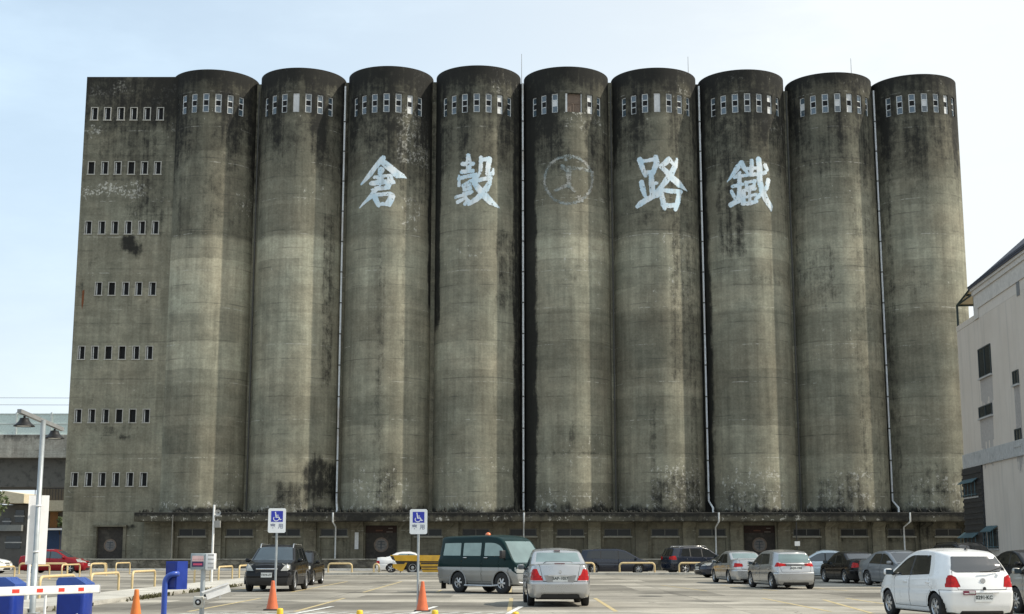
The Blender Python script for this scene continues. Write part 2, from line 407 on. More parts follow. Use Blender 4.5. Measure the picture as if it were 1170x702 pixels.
for i in range(1, 10):
    zt = ZT[i]
    ths = set(round(math.radians(a), 5) for a in np.arange(-112, 112.1, 2.8)) | set(math.radians(a) for a in range(120, 248, 16))
    wins = list(WIN)
    big = None
    if i == 5:
        big = (math.radians(-3.5), math.radians(19.5)); wins = [w_ for k, w_ in enumerate(WIN) if k not in (3, 4)]
    edges = [e for w_ in wins for e in (w_-WH, w_+WH)]+(list(big) if big else [])
    ths = sorted([a for a in ths if all(abs(a-e) > .018 for e in edges)]+edges)
    zs = sorted(set(round(z, 3) for z in np.arange(4.2, zt-.05, .38))); zs = sorted([z for z in zs if min(abs(z-WZ0), abs(z-WZ1)) > .12]+[WZ0, WZ1, zt])
    nt_, nz = len(ths), len(zs)
    TH, Z = np.meshgrid(np.array(ths), np.array(zs))
    mb = MB()
    for z in zs:
        for a in ths: mb.v.append(spt(i, a, z))
    inside = lambda a, b: any(w_-WH-1e-6 < a < w_+WH+1e-6 for w_ in wins) or (big and big[0] < a < big[1])
    for kz in range(nz-1):
        zm = (zs[kz]+zs[kz+1])/2
        for kt in range(nt_):
            k2 = (kt+1) % nt_
            am = (ths[kt]+ths[k2])/2 if k2 else 3.1
            if WZ0 < zm < WZ1 and inside(am, zm): continue
            mb.f.append((kz*nt_+kt, kz*nt_+k2, (kz+1)*nt_+k2, (kz+1)*nt_+kt)); mb.m.append(0); mb.sm.append(True)
    o0 = len(mb.v)
    # roof disc with a low parapet lip
    nv = [spt(i, a, zt, R) for a in ths]
    mb.add([spt(i, a, zt+.0, R-.001) for a in ths]+[spt(i, a, zt+.02, R-.22) for a in ths]+[spt(i, a, zt-.3, R-.22) for a in ths],
           [(a, (a+1) % nt_, nt_+(a+1) % nt_, nt_+a) for a in range(nt_)]+[(nt_+a, nt_+(a+1) % nt_, 2*nt_+(a+1) % nt_, 2*nt_+a) for a in range(nt_)]+[tuple(range(2*nt_, 3*nt_))])
    # reveals of the window openings
    ops = [(w_-WH, w_+WH) for w_ in wins]+([big] if big else [])
    for a0, a1 in ops:
        ring = [spt(i, a0, WZ0), spt(i, a1, WZ0), spt(i, a1, WZ1), spt(i, a0, WZ1)]; ring2 = [spt(i, a0, WZ0, R-.24), spt(i, a1, WZ0, R-.24), spt(i, a1, WZ1, R-.24), spt(i, a0, WZ1, R-.24)]
        mb.add(ring+ring2, [(k, (k+1) % 4, (k+1) % 4+4, k+4) for k in range(4)]); mb.add(ring2, [(0, 1, 2, 3)], 1)
    V = np.array(mb.v); th_all = np.arctan2(V[:, 0]-XS[i], YA-V[:, 1]); z_all = V[:, 2]
    uvs = np.stack([th_all*R+i*23.7, z_all+i*3.13*0], 1)
    rs = np.random.RandomState(i)
    nz1 = np.array([noise.noise(Vector((math.sin(a)*2.3+i*7, math.cos(a)*2.3, z*.12))) for a, z in zip(th_all, z_all)])
    tint = band_tint(i, z_all, th_all)*(1+.10*nz1)
    blk = blobs(STK, i, th_all, z_all)
    topm = sstep(36.4, 41, z_all)
    blk = np.maximum(blk, topm*(.80+.35*nz1)); blk = np.maximum(blk, sstep(25.5, 37, z_all)*(.58+.5*nz1)); blk = np.maximum(blk, sstep(39.3, 40.6, z_all)*.85)
    blk = np.maximum(blk, sstep(math.radians(48), math.radians(82), np.abs(th_all+.12))*(.62+.3*nz1)*sstep(17, 36, z_all))  # blacker toward both flanks, upper wall only
    blk = np.maximum(blk, .06+.20*nz1)*1.0
    blk = np.maximum(blk, (1-sstep(4.5, 5.3, z_all))*(.72+.6*nz1))
    wht = np.maximum(blobs(WHT, i, th_all, z_all, .12, .5), .08)
    wht = np.maximum(wht, (1-sstep(4.6, 6.2, z_all))*.75)
    wht = np.maximum(wht, sstep(36.4, 37.2, z_all)*(1-sstep(37.2, 37.4, z_all))*.5)
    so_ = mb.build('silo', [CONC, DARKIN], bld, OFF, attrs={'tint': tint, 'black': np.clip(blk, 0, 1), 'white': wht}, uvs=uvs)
    silos[i] = so_
    kinds = {1: ['win']*7, 2: ['win', 'win', 'dark', 'board', 'win', 'win', 'win'], 3: ['win', 'win', 'win', 'win', 'win', 'lit', 'win'],
             4: ['win', 'win', 'dark', 'win', 'win', 'lit', 'win'], 5: ['win', 'win', 'shut', 'lit', 'win'], 6: ['win', 'dark', 'win', 'board', 'win', 'win', 'win'],
             7: ['dark', 'win', 'win', 'win', 'win', 'lit', 'win'], 8: ['shut', 'win', 'win', 'shut', 'lit', 'win', 'win'], 9: ['win', 'win', 'win', 'shut', 'win', 'lit', 'win']}[i]
    for w_, kd in zip(wins, kinds):
        m2 = MB(); window_mesh(m2, i, w_, WZ0, WZ1, WH, kd)
        m2.build('window', [WFRAME, PANE, DARKIN, PANEW], so_, OFF)
    if big:
        m2 = MB(); window_mesh(m2, i, (big[0]+big[1])/2, WZ0, WZ1, (big[1]-big[0])/2, 'bigboard')
        m2.build('boarded_opening', [WFRAME, PANE, DARKIN, PANEW, BROWNB], so_, OFF)

# narrow walls that link the cylinders
for i in range(1, 9):
    xa, xb = XS[i]+R*.93, XS[i+1]-R*.93
    yf = YA-.55 if i not in (4,) else YA-.1
    zt = min(ZT[i], ZT[i+1])-.25
    mb = MB(); zs = np.arange(4.2, zt+.3, .8)
    for z in zs:
        z = min(z, zt); mb.v += [(xa, yf, z), ((xa+xb)/2, yf, z), (xb, yf, z), (xb, yf+1, z), (xa, yf+1, z)]
    for k in range(len(zs)-1):
        for a in range(5): mb.f.append((k*5+a, k*5+(a+1) % 5, k*5+5+(a+1) % 5, k*5+5+a)); mb.m.append(0); mb.sm.append(False)
    n0 = (len(zs)-1)*5; mb.f.append(tuple(range(n0, n0+5))); mb.m.append(0); mb.sm.append(False)
    V = np.array(mb.v)
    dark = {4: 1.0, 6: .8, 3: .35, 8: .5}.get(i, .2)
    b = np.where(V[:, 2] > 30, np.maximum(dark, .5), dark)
    mb.build('link_wall', CONC, bld, OFF, attrs={'tint': np.full(len(V), .95), 'black': b, 'white': np.full(len(V), .2)}, uvs=np.stack([V[:, 0]+300, V[:, 2]], 1))

# ---------------- stair tower
TX0, TX1, TY, TZ = -35.85, -27.9, 111.7, 40.85
rowz = [37.6, 32.9, 27.8, 22.65, 17.35, 12.2, 7.1]
ops = []
for r_, z in enumerate(rowz):
    for k in range(6):
        if r_ == 3 and k == 0: continue
        x = -35.05+1.105*k+random.uniform(-.02, .02); ops.append((x-.24, x+.24, z-.52, z+.52))
xs = sorted(set([TX0, TX1]+[round(x, 3) for x in np.arange(TX0+.3, TX1-.1, .4)])); 
xcol = sorted(set(e for o in ops for e in o[:2]))
def grid_wall(x0, x1, z0, z1, ops, step, y):
    ex = sorted(set([x0, x1]+[e for o in ops for e in o[:2]])); ez = sorted(set([z0, z1]+[e for o in ops for e in o[2:4]]))
    def fill(es):
        out = [es[0]]
        for a, b in zip(es[:-1], es[1:]):
            n = max(1, int(round((b-a)/step)))
            out += [a+(b-a)*(k+1)/n for k in range(n)]
        return out
    ex, ez = fill(ex), fill(ez)
    mb = MB(); nx = len(ex)
    for z in ez:
        for x in ex: mb.v.append((x, y, z))
    for kz in range(len(ez)-1):
        for kx in range(nx-1):
            xm, zm = (ex[kx]+ex[kx+1])/2, (ez[kz]+ez[kz+1])/2
            if any(o[0] < xm < o[1] and o[2] < zm < o[3] for o in ops): continue
            mb.f.append((kz*nx+kx, kz*nx+kx+1, (kz+1)*nx+kx+1, (kz+1)*nx+kx)); mb.m.append(0); mb.sm.append(False)
    return mb
DOOR1 = (-33.05, -30.95, .85, 3.35)
mb = grid_wall(TX0, TX1, .0, TZ, ops+[DOOR1], .42, TY)
nfront = len(mb.v)
for o in ops+[DOOR1]:
    d = .28 if o is not DOOR1 else .35
    r1 = [(o[0], TY, o[2]), (o[1], TY, o[2]), (o[1], TY, o[3]), (o[0], TY, o[3])]; r2 = [(x, TY+d, z) for x, y, z in r1]
    mb.add(r1+r2, [(k, (k+1) % 4, (k+1) % 4+4, k+4) for k in range(4)]); mb.add(r2, [(0, 1, 2, 3)], 1)
zz = np.linspace(0, TZ, 60)
for X in (TX0, TX1):
    mb.add([(X, y, z) for z in zz for y in (TY, TY+6)], [(2*k, 2*k+1, 2*k+3, 2*k+2) for k in range(59)])
mb.add([(TX0, TY, TZ), (TX1, TY, TZ), (TX1, TY+6, TZ), (TX0, TY+6, TZ)], [(0, 1, 2, 3)])
mb.add([(TX0, TY+6, 0), (TX1, TY+6, 0), (TX1, TY+6, TZ), (TX0, TY+6, TZ)], [(0, 1, 2, 3)])
V = np.array(mb.v); x_, z_ = V[:, 0], V[:, 2]
nn = np.array([noise.noise(Vector((x*.35, z*.16, 3.3))) for x, z in zip(x_, z_)])
tint = (.92-.38*sstep(24, 40, z_)-.06*sstep(12, 3, z_))*(1+.12*nn)
wx_ = np.array([noise.noise(Vector((x*.8, z*.8, 1))) for x, z in zip(x_, z_)])*.5; wz_ = np.array([noise.noise(Vector((x*.8, z*.8, 9))) for x, z in zip(x_, z_)])*.6
def rect(px0, px1, py0, py1, s, soft=.5):
    x0, z0 = at(px0, py1, TY); x1, z1 = at(px1, py0, TY)
    h = min(soft, (z1-z0)*.45)
    xx, zz2 = x_+wx_, z_+wz_
    return s*sstep(x0-soft, x0+soft, xx)*(1-sstep(x1-soft, x1+soft, xx))*sstep(z0-h, z0+h, zz2)*(1-sstep(z1-h, z1+h, zz2))
blk = np.maximum.reduce([.10+.22*nn, sstep(31, 40.5, z_)*(.78+.4*nn), sstep(20, 33, z_)*(.36+.4*nn), rect(136, 160, 272, 292, .95), rect(90, 98, 315, 338, .8), rect(113, 152, 493, 503, .6), rect(110, 125, 503, 525, .3), rect(97, 117, 450, 466, .35),
   rect(140, 165, 145, 190, .35), rect(78, 86, 400, 560, .15), rect(150, 180, 150, 180, .3), rect(113, 160, 598, 606, .7), rect(80, 170, 632, 640, .5), rect(186, 200, 100, 250, .5), rect(100, 200, 95, 106, .5)]
   +[rect(x0-3, x1+3, y0, y0+9, .45) for (x0, x1, y0) in ((119, 124, 412), (163, 170, 412), (130, 150, 198), (95, 110, 297), (125, 135, 140), (110, 118, 338), (160, 172, 340), (95, 160, 485))])
wht = np.maximum.reduce([np.full(len(V), .12), rect(100, 150, 95, 110, .95), rect(180, 206, 95, 112, .95), rect(170, 195, 110, 125, .8), rect(96, 118, 140, 162, .85), rect(92, 172, 208, 226, .85), rect(115, 200, 133, 140, .5), rect(190, 200, 140, 160, .7), rect(185, 195, 215, 235, .7), rect(186, 205, 100, 600, .55), rect(86, 97, 250, 420, .25), rect(78, 84, 420, 560, .4), rect(140, 160, 265, 272, .6)])
tower = mb.build('stair_tower', [CONC, DARKIN], bld, OFF, attrs={'tint': tint, 'black': np.clip(blk, 0, 1), 'white': np.clip(wht*1.12, 0, 1)}, uvs=np.stack([x_+y_ if False else x_+V[:, 1]-TY+500, z_], 1))
TFR = mat('pale_concrete_frame', (.40, .39, .35), .8, dirt=((.12, .12, .1), .5))
for o in ops:
    m2 = MB(); x0, x1, z0, z1 = o
    y0 = TY-.035
    m2.box(x0-.07, x0, y0, TY+.12, z0, z1); m2.box(x1, x1+.07, y0, TY+.12, z0, z1); m2.box(x0-.07, x1+.07, y0, TY+.12, z1, z1+.06); m2.box(x0-.11, x1+.11, y0-.05, TY+.12, z0-.08, z0)
    m2.box(x0, x1, TY+.16, TY+.19, z0, z1, 1)
    if random.random() < .8: m2.box(x0+.02, x0+.1, TY+.11, TY+.15, z0+.03, z1-.03, 2)
    m2.build('window', [TFR, DARKIN, WFRAME], tower, OFF)
RUST = mat('rust_stain', (.16, .055, .02), .9, var=.3)
m2 = MB()
px_, pz_ = at(94.5, 338, TY); m2.prism([(px_-.05, pz_+.4), (px_+.12, pz_+.5), (px_+.1, pz_-.6), (px_+.0, pz_-1.2), (px_-.06, pz_-.7)], TY-.012, TY-.004); m2.build('rust_streak', RUST, tower, OFF)

# ---------------- base: platform, recessed wall, canopy
BX0, BX1, WY, PY = -29.2, 38.6, 111.2, 108.9
PZ, CZ0, CZ1 = .86, 3.72, 4.42
bays = [XS[1]+S_/2*k for k in range(18)]
ops = []; doors = []
for k, bx in enumerate(bays):
    if k in (4, 12): doors.append(bx); ops.append((bx-1.25, bx+1.25, PZ, 3.45))
    else: ops.append((bx-1.08, bx+1.08, 2.62, 3.2)); ops.append((bx-1.08, bx+1.08, PZ, 2.5))
mb = grid_wall(BX0, BX1, PZ-.2, 4.4, ops, .5, WY)
for o in ops:
    r1 = [(o[0], WY, o[2]), (o[1], WY, o[2]), (o[1], WY, o[3]), (o[0], WY, o[3])]; d = .22 if o[3] < 2.6 else .3
    r2 = [(x, WY+d, z) for x, y, z in r1]
    mb.add(r1+r2, [(k, (k+1) % 4, (k+1) % 4+4, k+4) for k in range(4)])
    n_ = 6; g = [(o[0]+(o[1]-o[0])*a/n_, WY+d, o[2]+(o[3]-o[2])*b/n_) for b in range(n_+1) for a in range(n_+1)]
    mb.add(g, [(b*(n_+1)+a, b*(n_+1)+a+1, (b+1)*(n_+1)+a+1, (b+1)*(n_+1)+a) for a in range(n_) for b in range(n_)], 0 if o[3] < 2.6 else 1)
def stain_shade_uv(mb, seed, base_t=1.0, b0=.15, top=None, w0=.15):
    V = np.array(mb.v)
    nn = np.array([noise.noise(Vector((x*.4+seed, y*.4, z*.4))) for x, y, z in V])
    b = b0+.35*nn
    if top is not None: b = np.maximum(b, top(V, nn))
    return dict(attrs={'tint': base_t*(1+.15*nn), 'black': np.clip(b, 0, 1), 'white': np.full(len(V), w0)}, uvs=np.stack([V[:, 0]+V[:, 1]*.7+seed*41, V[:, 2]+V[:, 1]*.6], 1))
basew = mb.build('base_wall', [CONC_D, DARKIN], bld, OFF, **stain_shade_uv(mb, 1, 1.0, .12, lambda V, n: .45*sstep(5, 33, V[:, 0])*(V[:, 2] > 2)+.15*n+.3*(V[:, 2] < 1.05)))  # shade toward the right end is put into the black attribute
LITFR = mat('bare_concrete_sill', (.34, .33, .28), .85)
for k, bx in enumerate(bays):
    if k in (4, 12): continue
    m2 = MB(); y = WY+.12
    m2.box(bx-1.07, bx+1.07, y, y+.08, 2.63, 2.68); m2.box(bx-1.07, bx+1.07, y, y+.08, 3.14, 3.19)
    for x in (-1.07, -.03, 1.01): m2.box(bx+x, bx+x+.06, y+.003, y+.077, 2.68, 3.14)
    m2.box(bx-1.0, bx+1.0, y+.05, y+.07, 2.68, 3.14, 1); m2.box(bx-1.16, bx+1.16, WY-.08, WY+.1, 2.5, 2.615, 2)
    m2.build('window', [mat('grey_steel_frame', (.16, .16, .145), .6), PANED, LITFR], basew, OFF)
# pilasters with corbels
for k in range(len(bays)+1):
    x = bays[0]-S_/4+k*S_/2
    m2 = MB(); m2.box(x-.5, x+.5, WY-.32, WY, PZ, 3.3); m2.prism([(WY-.0, 3.3), (WY-.34, 3.3), (WY-.75, 3.55), (WY-.75, 3.72), (WY, 3.72)], x-.5, x+.5, 'x')
    m2.build('pilaster', CONC_D, bld, OFF, **stain_shade_uv(m2, k, 1.05, .08, lambda V, n: .35*(V[:, 2] > 3.2)+.25*n+.3*(V[:, 0] > 30)))  # darker head; shade at the right end painted in as black
# canopy: long slab, wavy dirty edge
mb = MB(); xs = np.arange(BX0-.2, BX1+.3, .5)
prof = [(WY, CZ0), (PY+.05, CZ0), (PY, CZ0+.06), (PY, CZ0+.3), (PY, CZ1-.06), (PY+.05, CZ1), (WY-1.5, CZ1+.03), (WY+2, CZ1+.05)]
for x in xs:
    for y, z in prof: mb.v.append((x, y+.015*noise.noise(Vector((x, y, z))), z+.02*noise.noise(Vector((x*2, y, z+5)))))
n_ = len(prof)
for k in range(len(xs)-1):
    for a in range(n_-1): mb.f.append((k*n_+a, k*n_+n_+a, k*n_+n_+a+1, k*n_+a+1)); mb.m.append(0); mb.sm.append(False)
mb.f += [tuple(range(n_)), tuple(range(len(mb.v)-n_, len(mb.v)))]; mb.m += [0, 0]; mb.sm += [False, False]
mb.build('canopy', CONC_D, bld, OFF, **stain_shade_uv(mb, 9, .46, .35, lambda V, n: .75*(V[:, 2] > CZ1-.2)+.42+.5*n, .55))
# growth along the canopy top
MOSS = mat('dark_moss', (.010, .011, .008), .95, var=.4)
mb = MB(); rs = random.Random(3)
for k in range(420):
    x = rs.uniform(BX0, BX1-.3)
    if noise.noise(Vector((x*.35, 2, 1))) < -.15: continue
    y = PY+.2+rs.random()*1.0; h = rs.uniform(.06, .3)*(1 if rs.random() < .85 else 1.6); w_ = rs.uniform(.08, .3)
    a = rs.uniform(0, 3)
    mb.add([(x-w_*math.cos(a), y-w_*math.sin(a)*.4, CZ1), (x+w_*math.cos(a), y+w_*math.sin(a)*.4, CZ1), (x+w_*.3, y+.1, CZ1+h*.8), (x-w_*.2, y, CZ1+h), (x, y-w_*.5, CZ1+h*.3)], [(0, 1, 2, 3), (0, 4, 3), (4, 1, 2), (4, 2, 3)])
o = mb.build('moss', MOSS, bld, OFF); o['kind'] = 'stuff'
# rubble platform the base stands on
STONE, t, p = nt('rubble_stone')
tcn = t.nodes.new('ShaderNodeTexCoord').outputs['Object']
vo = t.nodes.new('ShaderNodeTexVoronoi'); vo.inputs['Scale'].default_value = 3.2; mp = t.nodes.new('ShaderNodeMapping'); mp.inputs['Scale'].default_value = (1, 1, 1.7); lk(t, tcn, mp.inputs[0]); lk(t, mp.outputs[0], vo.inputs['Vector'])
hs_ = t.nodes.new('ShaderNodeSeparateColor'); lk(t, vo.outputs['Color'], hs_.inputs[0])
c = mixc(t, hs_.outputs[0], (.11, .10, .08), (.26, .24, .19)); c = mixc(t, rng(t, noi(t, tcn, .7, 5, .6), .42, .62, 0, .8), c, (.035, .034, .026))
lk(t, c, p.inputs['Base Color']); p.inputs['Roughness'].default_value = .95
bump(t, p, vo.outputs['Distance'], .6, .06)
mb = MB(); mb.box(-36.5, 44, PY-.35, PY+6, 0, PZ-.08); mb.box(-36.5, 44, PY-.42, PY+6, PZ-.08, PZ, 1)
mb.build('platform', [STONE, mat('platform_edge', (.30, .29, .25), .9, dirt=((.06, .06, .05), .9))], bld, OFF)
mb = MB(); mb.box(-36.5, TX0-.0, PY-.35+.02, PY+3, 0, PZ-.005)
# doors
DOORM = mat('dark_wood_door', (.034, .029, .024), .75, var=.35, dirt=((.10, .09, .07), .5))
EMBL = mat('faded_emblem_paint', (.17, .16, .15), .8, var=.25); EMBR = mat('faded_emblem_rim', (.17, .13, .10), .8, var=.25)
def door(cx, y, w_, z0, z1, r, par, red):
    m2 = MB(); m2.box(cx-w_/2, cx+w_/2, y+.16, y+.24, z0, z1)
    for k in range(9): m2.box(cx-w_/2+.03, cx+w_/2-.03, y+.15, y+.16, z0+.1+k*(z1-z0-.6)/9, z0+.1+k*(z1-z0-.6)/9+.17, 0)
    d_ = m2.build('door', DOORM, par, OFF)
    m2 = MB(); zc = z0+(z1-z0)*.42
    m2.lathe([(0, .02), (r*.8, .02), (r*.8, .0)], 32, 0, (cx, y+.12, zc), 'y', False); m2.lathe([(r*.8, .02), (r*.8, -.005), (r, -.005), (r, .03)], 32, 1, (cx, y+.12, zc), 'y', False)
    fl = [[(cx-.0, zc-r*.55, .06), (cx, zc+r*.5, .06)], [(cx-r*.5, zc+r*.05, .05), (cx+r*.5, zc+r*.05, .05)], [(cx-r*.42, zc+r*.4, .07), (cx+r*.42, zc+r*.4, .07)], [(cx-r*.4, zc-r*.35, .05), (cx+r*.4, zc-r*.35, .05)]]
    cells_mesh(m2, raster(.04, fl), .04, lambda a, b: (a, y+.113, b), 2)
    m2.build('emblem', [EMBL, EMBR, mat('emblem_figure', (.07, .08, .09), .8)], d_, OFF)
    if red:
        m2 = MB(); m2.box(cx-w_/2, cx+w_/2, y+.1, y+.14, z1-.55, z1, 0)
        m2.box(cx-.45, cx+.1, y+.09, y+.1, z1-.42, z1-.32, 1); m2.box(cx+.55, cx+.9, y+.09, y+.1, z1-.22, z1-.16, 2); m2.box(cx+.4, cx+.9, y+.09, y+.1, z1-.5, z1-.45, 2)
        m2.build('lintel_board', [mat('faded_red_board', (.034, .018, .014), .85, var=.4), mat('faded_rust_mark', (.11, .05, .03), .8), mat('pale_scratch', (.2, .18, .16), .8)], d_, OFF)
door(bays[4], WY+.05, 2.46, PZ, 3.42, .58, basew, True); door(bays[12], WY+.05, 2.46, PZ, 3.42, .58, basew, True)
door(-32.0, TY+.05, 2.08, PZ, 3.33, .5, tower, False)
m2 = MB(); m2.box(-33.35, -30.65, TY-.35, TY, 3.36, 3.5); m2.box(-33.3, -33.06, TY-.12, TY, PZ, 3.36); m2.box(-30.94, -30.7, TY-.12, TY, PZ, 3.36)
m2.build('door_surround', CONC_D, tower, OFF, **stain_shade_uv(m2, 4, .9, .3))
m2 = MB(); m2.box(bays[3]+1.7, bays[3]+2.0, WY-.345, WY-.33, 1.6, 2.9); m2.build('notice_board', PANEW, bld, OFF)
# ---------------- pipes, masts
def pipe(gap, z0, z1, r, m_, name, kick=True, x=None, y=None):
    x = x if x is not None else (XS[gap]+XS[gap+1])/2+.06; y = y or YA-.95
    pts = [(x-.02, y, z1)]
    if kick: pts += [(x-.02, y, z0+1.0), (x+.16, y-1.0, z0+.4), (x+.16, y-1.0, z0)]
    else: pts += [(x, y, z0)]
    mb = MB(); mb.tube(pts, r, 10)
    for k in range(int((z1-z0)/2.6)):
        z = z0+1.6+k*2.6; mb.tube([(x-.02, y, z), (x-.02, y, z+.1)], r*1.35, 10, 1)
    mb.build(name, [m_, PIPED], bld, OFF)
for g in (2, 4, 6, 8): pipe(g, 4.45, ZT[g]-.75, .085, PIPEW, 'drain_pipe', g != 4, x=(XS[g]+XS[g+1])/2+(-.05 if g == 2 else .05), y=YA-(1.05 if g != 4 else 1.2))
for g in (1, 5, 7): pipe(g, 4.45, ZT[g]-1, .06, PIPED, 'conduit', False, y=YA-.62)
for g in (2, 4, 6, 8):  # lower lengths below the canopy
    x = (XS[g]+XS[g+1])/2+(.2 if g != 4 else .05); mb = MB(); mb.tube([(x, PY-.1, CZ1-.02), (x, PY-.1, CZ0), (x, WY-.5, CZ0-.4), (x, WY-.5, PZ)], .065, 8); mb.build('drain_pipe', [PIPEW], bld, OFF)
for px in (196,):
    x, _ = at(px, 620, PY-.15); mb = MB(); mb.tube([(x, PY-.12, CZ0+.5), (x, PY-.12, PZ-.4)], .05, 6); mb.build('conduit', PIPED, bld, OFF)
for px, py, h in ((596, 62, 2.6), (786, 65, 2.4), (972, 67, 1.6)):
    x, z = at(px, py, YA); mb = MB(); mb.tube([(x, YA, 40), (x, YA, z)], [.035, .02], 6); mb.build('lightning_rod', mat('dull_steel', (.3, .3, .29), .5, .6), bld, OFF)

# ---------------- painted characters on the cylinders
def paint_mat(name, col, keep, scale=3.0, soft=False):
    m, t, p = nt(name)
    tc = t.nodes.new('ShaderNodeTexCoord').outputs['Object']
    n = noi(t, tc, scale, 6, .7); n2 = noi(t, tc, 1.1, 4); n3 = noi(t, tc, .8, 3, .5, (4, 4, .5))
    c = mixc(t, rng(t, n2, .38, .62), col, tuple(x*y for x, y in zip(col, (.70, .84, .93))))
    lk(t, mixc(t, rng(t, n3, .52, .72, 0, .5), c, (.36, .38, .37)), p.inputs['Base Color']); p.inputs['Roughness'].default_value = .8
    a = rng(t, n, keep-.035, keep+.035) if not soft else rng(t, n, .36, .56, .15, .95)
    lk(t, a, p.inputs['Alpha'])
    return m
WPAINT = paint_mat('flaking_white_paint', (.77, .82, .84), .365, 4.0)
FAINT = paint_mat('worn_emblem_paint', (.37, .36, .32), .478, 3.0, True)
def glyph(i, ox, oy, sc, strokes, polys=(), holes=(), m_=None, name='painted_character', cell=.036, dr=.018, rough=.013):
    def cv(x, y): th, z = silo_tp(i, ox+x/sc, oy+y/sc); return th*R, z
    k = 1/(sc*13.1)
    st = [[(*cv(x, y), w_*k) for x, y, w_ in s] for s in strokes]
    cells = raster(cell, st, [[cv(*p_) for p_ in q] for q in polys], [[cv(*p_) for p_ in q] for q in holes], rough)
    mb = MB(); cells_mesh(mb, cells, cell, lambda a, b: spt(i, a/R, b, R+dr))
    o = mb.build(name, m_, silos[i], OFF, fix=False)
    return o
glyph(3, 405, 170, 9.357, [[(270, 262, 42), (296, 320, 42)]],
 [[(300,72),(330,80),(335,110),(320,135),(278,175),(235,225),(190,290),(140,340),(95,380),(70,395),(65,380),(90,345),(130,285),(180,215),(230,150),(270,100)],
  [(318,115),(350,135),(420,190),(480,240),(530,275),(562,320),(545,318),(500,315),(450,318),(420,300),(380,255),(330,215),(290,178),(285,160)],
  [(285,192),(315,205),(325,230),(310,262),(285,275),(255,262),(248,230),(258,203)],
  [(210,290),(260,285),(330,275),(390,270),(412,290),(415,330),(435,345),(438,375),(400,385),(385,420),(370,437),(290,436),(220,437),(210,410),(270,395),(265,390),(200,398),(165,392),(155,375),(170,350),(225,340),(250,330),(205,325),(195,310)],
  [(170,432),(220,424),(375,418),(385,432),(340,442),(250,452),(230,472),(200,530),(160,555),(110,595),(60,640),(50,635),(80,590),(120,545),(160,495),(185,455)],
  [(205,480),(235,475),(300,468),(380,460),(420,480),(438,510),(425,550),(395,610),(380,625),(345,615),(280,610),(265,632),(240,620),(215,580),(195,540),(185,510)]],
 [[(312,312),(348,306),(348,328),(316,333)], [(282,392),(330,380),(326,397),(284,405)], [(250,515),(365,505),(350,540),(325,575),(300,570),(275,580),(262,550)]], WPAINT)
glyph(4, 512, 170, 9.357, [[(216,75,46),(220,140,58),(222,235,56)], [(155,165,44),(265,165,44)], [(150,250,46),(265,238,40)],
 [(118,295,28),(118,395,38)], [(115,322,40),(200,298,40),(300,280,44),(268,335,34)], [(160,390,28),(200,368,30),(238,345,32)], [(160,400,34),(182,445,30)], [(170,402,26),(236,388,30)], [(170,440,34),(238,425,34),(236,385,26)], [(195,472,30),(252,462,36)],
 [(80,522,34),(180,492,36),(242,474,32)], [(105,572,44),(182,532,32)], [(165,482,34),(202,545,34),(245,582,40)], [(180,592,38),(205,560,30),(190,545,24)],
 [(225,590,44),(300,545,56),(360,490,62),(410,425,62),(440,370,50),(455,308,32)], [(270,345,54),(320,420,64),(380,490,80),(450,565,72),(548,634,12)], [(290,352,46),(360,330,42),(452,312,46)],
 [(350,95,38),(350,180,42),(345,240,38),(322,300,20),(290,332,26)], [(350,122,40),(440,110,46)], [(440,112,56),(428,200,52),(420,270,42)], [(418,268,42),(476,265,40),(482,220,24)]], (), (), WPAINT)
glyph(6, 718, 170, 9.365, [[(122,120,60),(150,205,52),(184,290,40)], [(130,138,45),(200,130,38),(290,112,45)], [(293,90,46),(302,150,60),(262,262,46)], [(185,258,46),(270,252,46)],
 [(245,270,50),(250,380,58),(262,500,62)], [(260,378,40),(300,370,34)], [(290,455,26),(318,448,18)], [(270,500,50),(322,480,50)], [(140,362,52),(155,430,60),(180,512,36)], [(98,618,46),(130,590,62),(200,545,58),(262,512,54),(322,495,50)],
 [(345,192,46),(400,150,56),(430,112,52),(478,160,36)], [(345,190,44),(410,250,58),(460,310,72),(540,380,76),(622,452,12)], [(518,112,26),(502,180,56),(462,260,62),(400,350,62),(350,410,46),(288,452,10)],
 [(332,442,36),(450,456,50),(560,462,46)], [(345,450,46),(365,540,56),(388,642,40)], [(545,465,52),(530,560,60),(502,652,42)], [(370,600,50),(440,612,50),(520,605,46)]], (), (), WPAINT)
glyph(7, 822, 172, 9.357, [[(235,128,42),(190,190,58),(140,265,42),(86,336,12)], [(235,132,52),(265,190,48),(298,238,28)], [(222,235,26),(165,288,28)], [(160,290,32),(250,272,34),(400,256,42),(490,238,40)], [(212,250,40),(215,380,46),(205,520,44)],
 [(142,386,36),(250,362,36)], [(128,438,34),(168,512,40)], [(252,430,28),(232,500,30)], [(122,582,54),(180,552,50),(255,524,40)], [(345,108,38),(345,190,46),(340,250,42)], [(298,196,34),(405,190,34)],
 [(282,342,34),(292,402,34)], [(290,346,32),(382,326,36)], [(376,330,32),(366,386,32)], [(295,398,30),(372,382,30)], [(258,432,34),(380,410,36)], [(320,402,28),(326,560,34)], [(285,502,28),(392,470,32)], [(250,570,42),(330,566,44),(396,546,40)], [(266,432,34),(262,560,34)],
 [(418,98,60),(430,200,62),(430,320,60),(455,430,66),(500,530,66),(545,600,60),(552,642,24)], [(520,320,50),(505,400,46),(450,465,52),(388,522,34)], [(488,162,50),(506,204,46)]], (), (), WPAINT)
ring = [(370+255*math.cos(a), 335+255*math.sin(a), 26) for a in np.linspace(0, 2*math.pi, 40)]
